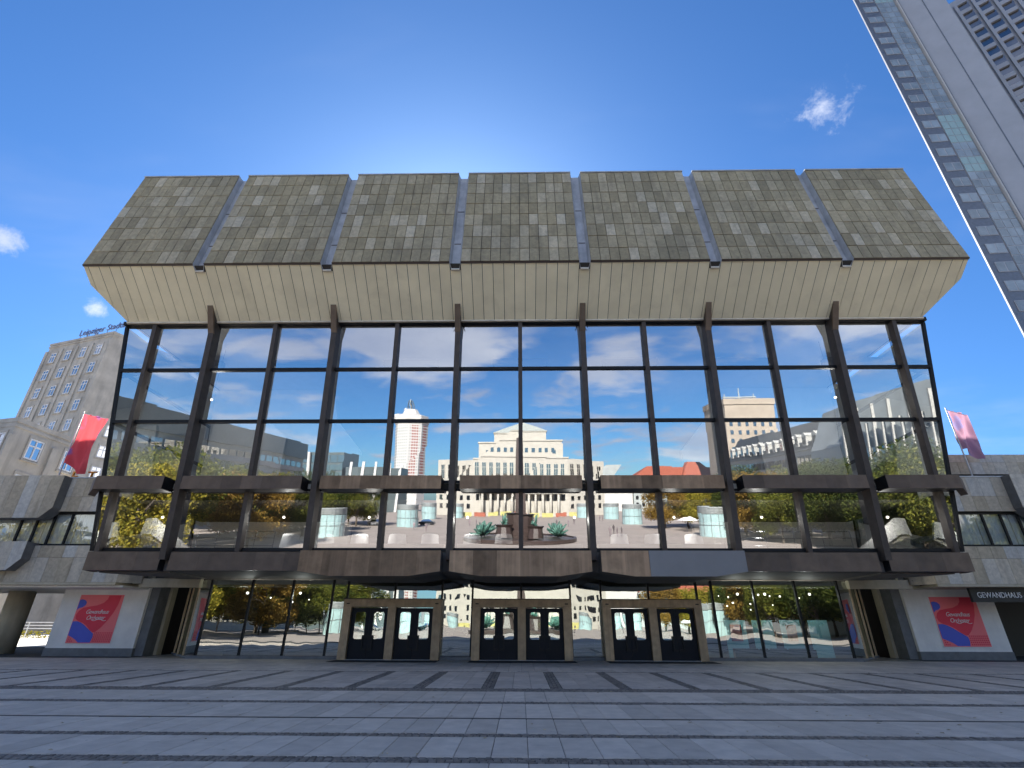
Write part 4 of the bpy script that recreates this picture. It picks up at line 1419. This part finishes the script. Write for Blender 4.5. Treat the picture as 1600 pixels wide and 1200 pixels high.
for i in range(24):
    MB().lathe([(16.75, 0), (16.75, 1.3)], (cx, cy, 12 + i * 2.9), 8).build('floor_ring', 'white_tower', wg)
MB().tube((cx, cy, 98), (cx, cy, 108), 1.2, .5, 6).build('mast', 'grey_facade', wg)
for i in range(4):
    a1 = i * 1.57
    MB().tube((cx + 3 * math.cos(a1), cy + 3 * math.sin(a1), 98), (cx + 1.5 * math.cos(a1), cy + 1.5 * math.sin(a1), 107), .5, n=5).build('mast_strut', 'dark_facade', wg)

# bank tower with flat roof and slate-roofed block
kt = thing('bank_tower', (105, -190, 0), 'sandy stone tower with flat roof and bell frame mirrored at the right', 'tower')
box('shaft', 96.5, 120, -212, -188, 0, 52.5, 'kroch_stone', kt)
box('parapet', 96.0, 120.5, -212.5, -187.5, 50.8, 53.6, 'kroch_stone', kt)
for r_ in range(9):
    for c_ in range(6):
        inst('window', small, (99 + c_ * 3.7, -187.9, 8 + r_ * 3.9), kt, (0, 0, R(180)))
for x in (101, 108, 115):
    MB().tube((x, -198, 53.6), (x, -198, 58 + (x == 108) * 3), .4, .2, 6).build('bell_frame', 'grey_facade', kt)
MB().box(100, 116, -198.5, -197.5, 56, 56.5).build('bell_beam', 'grey_facade', kt)
kb = thing('slate_roofed_block', (80, -100, 0), 'long block with steep dark slate roof and dormers mirrored right of the tower', 'building')
box('wall', 76, 92, -138, -72, 0, 19, 'light_facade', kb)
MB().prism([(75.5, -138.5, 19), (92.5, -138.5, 19), (89, -138.5, 27), (80, -138.5, 27)], (0, 67, 0)).build('roof', 'slate', kb)
dmm = MB().box(-.9, .5, -.9, .9, 0, 2.6, 0).prism([(-1.0, -1.1, 2.6), (-1.0, 1.1, 2.6), (-1.0, 0, 3.5)], (2.2, 0, 0), 0).box(-.96, -.9, -.6, .6, .4, 2.2, 1).mesh('dormer', ['light_facade', 'glass_far'])
flm = MB().box(-.12, .1, -.75, .75, 0, 2.2).mesh('window', 'glass_far')
for i in range(15):
    y = -135 + i * 4.3
    inst('dormer', dmm, (76.6, y, 20.2), kb)
    for r_ in range(4):
        inst('window', flm, (75.95, y, 3.5 + r_ * 4.0), kb)
        inst('window', flm, (75.95, y + 2, 3.5 + r_ * 4.0), kb)
rr = thing('red_roofed_block', (100, -240, 0), 'far block with red tiled roof mirrored left of the sandy tower', 'building')
box('wall', 62, 112, -262, -236, 0, 17, 'grey_facade', rr)
MB().prism([(62, -235.5, 17), (62, -262.5, 17), (74, -249, 25)], (50, 0, 0)).prism([(88, -235, 17.5), (112, -235, 17.5), (104, -249, 28), (97, -249, 28)], (0, -6, 0)).build('roof', 'red_roof', rr)
for i in range(16):
    for r_ in range(4):
        inst('window', small, (64 + i * 3, -235.9, 2.5 + r_ * 3.6), rr, (0, 0, R(180)))
# glass university building close to the right
ub = thing('glass_hall', (66, -40, 0), 'dark green glass building with vertical ribs mirrored at the far right', 'building')
MB().prism([(58, -44, 0), (60, -58, 0), (85, -60, 0), (85, -14, 0), (58, -14, 0)], (0, 0, 16)).prism([(58, -44, 16.003), (60, -58, 16.003), (85, -60, 16.003), (85, -14, 16.003), (58, -14, 16.003)], (2.5, 1.5, 8)).build('body', 'grey_facade', ub)
for i in range(15):
    box('rib', 57.4, 57.9, -43 + i * 1.95, -42.7 + i * 1.95, 0, 19 if i % 2 else 22, 'light_facade', ub)
    box('glass_bay', 57.7, 57.95, -42.6 + i * 1.95, -41.2 + i * 1.95, .5, 15, 'glass_far', ub)
# long dark-roofed building along the left
lb = thing('dark_roofed_building', (-76, -85, 0), 'long grey glazed building with dark sloping parapet mirrored at the left', 'building')
box('body', -96, -76, -128, -38, 0, 20.5, 'grey_facade', lb)
box('parapet', -96, -75, -128.5, -37.5, 20.5, 25.6, 'dark_facade', lb)
for i in range(22):
    y = -126 + i * 4.0
    for r_ in range(4):
        box('window', -75.98, -75.8, y, y + 3.2, 2.0 + r_ * 4.7, 5.2 + r_ * 4.7, 'glass_far', lb)
box('light_band', -75.9, -75.4, -128, -38, 16.2, 17.6, 'light_facade', lb)
gb = thing('glass_office_block', (-100, -205, 0), 'blue-grey glass office block mirrored left of the white tower', 'building')
box('body', -121, -88, -230, -204, 0, 30, 'dark_facade', gb)
for i in range(9):
    for r_ in range(6):
        box('glass_bay', -120 + i * 3.6, -116.7 + i * 3.6, -204.0, -203.8, 2 + r_ * 4.6, 5.6 + r_ * 4.6, 'glass_far', gb)
MB().tube((-106, -203, 0), (-106, -203, 30), .8, .8, 8).build('white_column', 'white_tower', gb)
lbk = thing('white_finned_block', (-75, -205, 0), 'low white block with slanted fins mirrored beside the white tower', 'building')
box('body', -86, -60, -225, -204, 0, 22, 'dark_facade', lbk)
for i in range(5):
    MB().prism([(-85.5 + i * 6, -203.6, 0), (-84.3 + i * 6, -203.6, 0), (-82.5 + i * 6, -203.6, 24.5), (-83.7 + i * 6, -203.6, 24.5)], (0, -.4, 0)).build('fin', 'white_tower', lbk)
wb = thing('white_skylight_block', (55, -235, 0), 'low white hall with slanted glass roof mirrored right of the opera', 'building')
box('body', 38, 61, -250, -234, 0, 19, 'white_tower', wb)
MB().prism([(40, -234, 19), (52, -234, 19), (56, -234, 25), (44, -234, 25)], (0, -12, 0)).build('skylight', 'grey_facade', wb)
# glass stair drums
drm = MB().lathe([(2.6, 0), (2.6, 4.0)], n=24)
dm1 = drm.mesh('drum', 'glass_drum')
for p_ in dm1.polygons: p_.use_smooth = False
dtop = MB().lathe([(2.62, 4.05), (2.62, 5.2)], n=24).mesh('louvre_ring', 'grey_facade')
dseam = MB()
for q_ in range(12):
    t_ = q_ * math.pi / 6
    dseam.tube((2.63 * math.cos(t_), 2.63 * math.sin(t_), 0), (2.63 * math.cos(t_), 2.63 * math.sin(t_), 4.05), .05, n=4)
for z_ in (4.2, 4.45, 4.7, 4.95):
    dseam.lathe([(2.68, z_), (2.68, z_ + .07)], n=24)
dseam = dseam.mesh('seams', 'steel_rail')
dring = MB().lathe([(2.68, 2.0), (2.68, 2.08)], n=24).mesh('ring', 'steel_rail')
drums = [(-35.1, -49.0, 'nearest, large at the left'), (-27.9, -81.0, 'second at the left'), (-31.3, -130, 'third at the left'), (-24.0, -150, 'farthest at the left'),
         (35.7, -49.6, 'nearest, dark at the right'), (30.8, -97.0, 'second at the right'), (31.0, -131, 'third at the right'), (24.0, -150, 'farthest at the right')]
for (x, y, lab) in drums:
    o = thing('glass_drum', (x, y, 0), 'pale cyan glass stair drum mirrored on the square, %s' % lab, 'glass kiosk', 'glass stair drums on the square')
    inst('drum', dm1, (x, y, -.05), o)
    inst('louvre_ring', dtop, (x, y, 0), o)
    inst('ring', dring, (x, y, 0), o)
    inst('seams', dseam, (x, y, 0), o)

# fountain
fo = thing('fountain', (0, -42, 0), 'dark granite fountain with green bronze figures mirrored in the middle bay', 'fountain')
MB().lathe([(9.5, 0), (9.5, .55), (9.0, .6), (9.0, .4)], (0, -42, 0), 32).build('basin', 'granite_dark', fo)
MB().lathe([(3.0, .4), (3.0, 1.6), (2.2, 2.0), (2.2, 4.2), (2.6, 4.4)], (0, -42, 0), 12).build('pedestal', 'granite_dark', fo)
MB().hexa([(-.8, -42.8, 4.4), (.8, -42.8, 4.4), (.8, -41.2, 4.4), (-.8, -41.2, 4.4), (-.45, -42.45, 17), (.45, -42.45, 17), (.45, -41.55, 17), (-.45, -41.55, 17)]).build('obelisk', 'granite_dark', fo)


def blob(name, c, r, n, mat, parent, seed, sp=(1, 1, 1)):
    rg = random.Random(seed)
    m = MB()
    for i in range(n):
        th_, ph = rg.uniform(0, 6.283), rg.uniform(.05, 1.4)
        d = Vector((math.cos(th_) * math.cos(ph) * sp[0], math.sin(th_) * math.cos(ph) * sp[1], math.sin(ph) * sp[2]))
        p0 = Vector(c) + d * r * .15
        p1 = Vector(c) + d * r * rg.uniform(.7, 1.1)
        m.tube(p0, p1, r * .16, r * .05, 6)
    return m.build(name, mat, parent, True)


for i, (x, y) in enumerate(((-6.3, -40), (6.3, -40.5), (-6.0, -45), (6.2, -45.5))):
    blob('bronze_group', (x, y, .9), 2.0, 26, 'bronze_green', fo, i, (1.2, 1, 1))
for i, x in enumerate((-2.6, 2.4)):
    MB().lathe([(1.5, .6), (1.2, 2.2), (1.5, 2.6)], (x, -38.6, 0), 10).build('shell_bowl', 'granite_dark', fo)
    blob('bronze_figure', (x, -38.6, 2.6), 1.3, 14, 'bronze_green', fo, 20 + i, (.6, .6, 1.6))

# ---- trees
def tree_meshes(seed, h, r, nleaf, leaf, ls=.34):
    rg = random.Random(seed)
    tr = MB()
    top = Vector((rg.uniform(-.3, .3), rg.uniform(-.3, .3), h * .62))
    tr.tube((0, 0, -.05), (top.x * .4, top.y * .4, h * .3), .24, .18, 8)
    tr.tube((top.x * .4, top.y * .4, h * .3), top, .18, .07, 7)
    clumps = []
    for i in range(20):
        a = i * 2.4 + rg.uniform(-.4, .4)
        z0 = h * rg.uniform(.2, .5)
        rr_ = r * rg.uniform(.45, .95)
        z1 = h * rg.uniform(.30, .92)
        e_ = Vector((math.cos(a) * rr_, math.sin(a) * rr_, z1))
        b0 = Vector((top.x * .4, top.y * .4, z0))
        mid = b0.lerp(e_, .5) + Vector((0, 0, .35))
        tr.tube(b0, mid, .09, .06, 5)
        tr.tube(mid, e_, .06, .02, 5)
        clumps.append((e_, r * rg.uniform(.30, .52)))
    clumps.append((Vector((0, 0, h * .9)), r * .45))
    cr_ = MB()
    for i in range(nleaf):
        c, cr0 = rg.choice(clumps)
        d = Vector((rg.gauss(0, 1), rg.gauss(0, 1), rg.gauss(0, .8)))
        d = d.normalized() * cr0 * (rg.random() ** .45)
        p = c + d
        n = Vector((rg.uniform(-1, 1), rg.uniform(-1, 1), rg.uniform(-.3, 1))).normalized()
        t1 = n.orthogonal().normalized()
        t2 = n.cross(t1)
        s = ls * rg.uniform(.6, 1.2)
        cr_.add([p - t1 * s, p - t2 * s * .6, p + t1 * s, p + t2 * s * .6], [(0, 1, 2, 3)])
    return tr.mesh('trunk', 'bark'), cr_.mesh('crown', leaf)


kinds = {'green': tree_meshes(1, 11.5, 5.6, 21000, 'leaf_green', .20), 'yellow': tree_meshes(2, 10.5, 5.0, 18000, 'leaf_yellow', .20),
         'orange': tree_meshes(3, 11.0, 5.0, 18000, 'leaf_orange', .20), 'dark': tree_meshes(4, 12.0, 5.8, 21000, 'leaf_dark', .20)}
look = {'green': 'green-leaved', 'yellow': 'yellow-leaved', 'orange': 'orange-leaved', 'dark': 'dark green'}
trees = [(-39, -5, 'yellow', .92, 'nearest the hall at the left'), (-43, -15, 'green', .95, 'second along the left row'), (-39, -27, 'orange', .88, 'third along the left row'), (-44, -36, 'green', .92, 'fourth along the left row'),
         (-47, -46, 'yellow', 1.0, 'bright, fifth along the left row'), (-43, -60, 'dark', 1.0, 'behind the nearest left glass drum'), (-40.5, -81, 'green', .95, 'beside the second left glass drum'), (-46, -92, 'yellow', .9, 'behind the second left glass drum'), (-52, -24, 'green', 1.15, 'at the outer left, behind the row'), (-56, -8, 'yellow', 1.15, 'at the outermost left near the hall'),
         (33.4, -73, 'orange', .85, 'left of the cafe at the right'), (38.7, -74, 'yellow', .85, 'above the cafe at the right'), (44, -78, 'yellow', .9, 'right of the cafe'), (44, -56, 'dark', 1.0, 'behind the nearest right glass drum'),
         (41, -42, 'orange', .95, 'low over the band at the right'), (45, -30, 'dark', .95, 'second along the right row'), (45, -17, 'dark', .92, 'near the hall at the right'), (55, -25, 'dark', 1.15, 'behind the right row'), (43, -5, 'green', .9, 'nearest the hall at the right'), (57, -9, 'green', 1.15, 'outermost at the right'),
         (-50, -68, 'yellow', 1.0, 'second row at the left, far end'), (-54, -56, 'green', 1.0, 'second row at the left, behind the nearest drum'), (-58, -44, 'yellow', 1.05, 'third row at the left, in its middle'), (-62, -32, 'green', 1.05, 'third row at the left, near its front'), (-48, -58, 'yellow', .9, 'low between the left rows'), (-64, -62, 'dark', 1.1, 'deepest of the left grove'), (-41, -50, 'green', .8, 'small one beside the nearest left drum'),
         (48, -66, 'yellow', 1.0, 'second row at the right, far end'), (52, -48, 'green', 1.0, 'second row at the right, in its middle'), (58, -62, 'green', 1.05, 'deepest of the right grove'), (52, -38, 'yellow', .95, 'yellow one between the right rows'), (40, -33, 'green', .75, 'small one in front of the right row')]
for i, (x, y, kd, s, lab) in enumerate(trees):
    o = thing('plaza_tree', (x, y, 0), '%s tree mirrored in the glass, %s' % (look[kd], lab), 'tree', 'trees on the square')
    rz = i * 1.7
    inst('trunk', kinds[kd][0], (x, y, -.05), o, (0, 0, rz), (s, s, s))
    inst('crown', kinds[kd][1], (x, y, -.05), o, (0, 0, rz), (s, s, s))

# ---- people, one continuous skinned body
def person_mesh(name, pose):
    me = bpy.data.meshes.new(name)
    v = [(0, 0, .95), (0, 0, 1.20), (0, 0, 1.42), (0, .01, 1.53), (0, .02, 1.66), (0, .01, 1.76),
         (.17, 0, 1.40), (.22, .04 * pose, 1.14), (.22, .12 * pose, .92), (-.17, 0, 1.40), (-.22, -.04 * pose, 1.14), (-.22, -.10 * pose, .92),
         (.09, 0, .90), (.10, .14 * pose, .50), (.10, .05 * pose, .08), (.10, .17 + .05 * pose, .04),
         (-.09, 0, .90), (-.10, -.12 * pose, .50), (-.10, -.26 * pose, .08), (-.10, .12 - .26 * pose, .04)]
    ed = [(0, 1), (1, 2), (2, 3), (3, 4), (4, 5), (2, 6), (6, 7), (7, 8), (2, 9), (9, 10), (10, 11), (0, 12), (12, 13), (13, 14), (14, 15), (0, 16), (16, 17), (17, 18), (18, 19)]
    rad = [.15, .14, .15, .06, .10, .07, .075, .05, .035, .075, .05, .035, .095, .065, .045, .04, .095, .065, .045, .04]
    me.from_pydata(v, ed, [])
    o = bpy.data.objects.new(name, me)
    COL.objects.link(o)
    md = o.modifiers.new('skin', 'SKIN')
    for i, r_ in enumerate(rad):
        me.skin_vertices[0].data[i].radius = (r_, r_)
    me.skin_vertices[0].data[0].use_root = True
    sb = o.modifiers.new('sub', 'SUBSURF')
    sb.levels = 1
    sb.render_levels = 1
    dg = bpy.context.evaluated_depsgraph_get()
    out = bpy.data.meshes.new_from_object(o.evaluated_get(dg))
    bpy.data.objects.remove(o)
    out.materials.clear()
    out.materials.append(MATS['skin_cloth'])
    return out


try:
    pms = [person_mesh('person', .2), person_mesh('person', 1.0)]
except Exception as ex_err:
    print('person fallback', ex_err)
    pms = [MB().lathe([(.1, 0), (.16, .6), (.2, 1.0), (.24, 1.4), (.08, 1.5), (.11, 1.65), (.05, 1.76)], n=10).mesh('person', 'skin_cloth')] * 2
pp = [(-13.3, -90, 'walking by the fountain at the left'), (-11.8, -92, 'just behind the walker left of the fountain'), (-20, -63, 'alone between the left glass drums'), (18.6, -58, 'standing in dark clothes at the right'), (17.8, -50, 'in a group at the right, nearest'), (16.6, -50.5, 'in a group at the right, behind'), (19.0, -51.5, 'at the edge of the right-hand group'),
      (9.5, -88, 'crossing the square right of the fountain'), (12.2, -86, 'second to cross right of the fountain'), (14.8, -98, 'far off right of the fountain'), (24, -112, 'far off beside the second right drum'), (25.2, -114, 'farthest walker beside the second right drum'), (-24, -70, 'near the parked dark car'), (7.6, -60, 'close behind the fountain at the right')]
for i, (x, y, lab) in enumerate(pp):
    o = inst('person', pms[i % 2], (x, y, -.06), None, (0, 0, i * 1.3))
    tag(o, 'small figure mirrored in the glass, %s' % lab, 'person', 'people on the square')

# ---- cars
def car(x, y, rz, mat, label):
    o = thing('parked_car', (x, y, -.06), label, 'car')
    o.rotation_euler = (0, 0, rz)
    mt = Matrix.Translation((x, y, -.06)) @ Matrix.Rotation(rz, 4, 'Z')
    def bld(m, name, mat_, smooth=False):
        ob = m.build(name, mat_, None, smooth)
        ob.matrix_world = mt
        ob.parent = o
        ob.matrix_parent_inverse = mt.inverted()
        return ob
    prof = [(-2.2, .35), (-2.25, .75), (-1.9, .92), (-1.2, 1.0), (1.0, .98), (1.9, .88), (2.2, .65), (2.2, .35)]
    bld(MB().prism([(px, -.88, pz) for px, pz in prof], (0, 1.76, 0)), 'body', mat)
    cab = MB().hexa([(-1.6, -.82, .98), (1.0, -.82, .98), (1.0, .82, .98), (-1.6, .82, .98), (-1.05, -.66, 1.45), (.25, -.66, 1.45), (.25, .66, 1.45), (-1.05, .66, 1.45)])
    bld(cab, 'cabin_glass', 'glass_sky')
    bld(MB().box(-1.05, .25, -.67, .67, 1.452, 1.49), 'roof', mat)
    for (wx_, wy_) in ((-1.35, -.9), (1.35, -.9), (-1.35, .7), (1.35, .7)):
        bld(MB().tube((wx_, wy_, .33), (wx_, wy_ + .2, .33), .33, n=16), 'wheel', 'rubber')
    for wy_ in (-.6, .6):
        bld(MB().box(2.17, 2.21, wy_ - .18, wy_ + .18, .62, .74), 'headlight', 'white_paint')


car(-24.8, -90.6, .15, 'car_paint', 'dark parked car mirrored beside the second left glass drum')
car(-36.5, -84, .5, 'car_silver', 'silver parked car mirrored under the trees at the left')
car(-41, -70, 1.4, 'car_silver', 'pale parked car mirrored behind the nearest left glass drum')
# cafe parasols right
for i, (x, y) in enumerate(((36.7, -66), (40.5, -68), (34.5, -62))):
    o = thing('cafe_parasol', (x, y, 0), 'white cafe parasol mirrored under the right-hand trees, %s' % ('first', 'second', 'third')[i] + ' from the drum', 'parasol', 'parasols of the cafe')
    MB().tube((x, y, -.05), (x, y, 2.6), .04, n=6).build('pole', 'steel_rail', o)
    MB().lathe([(1.7, 2.1), (1.0, 2.4), (.1, 2.75)], (x, y, 0), 8).build('canopy', 'table_cloth', o)
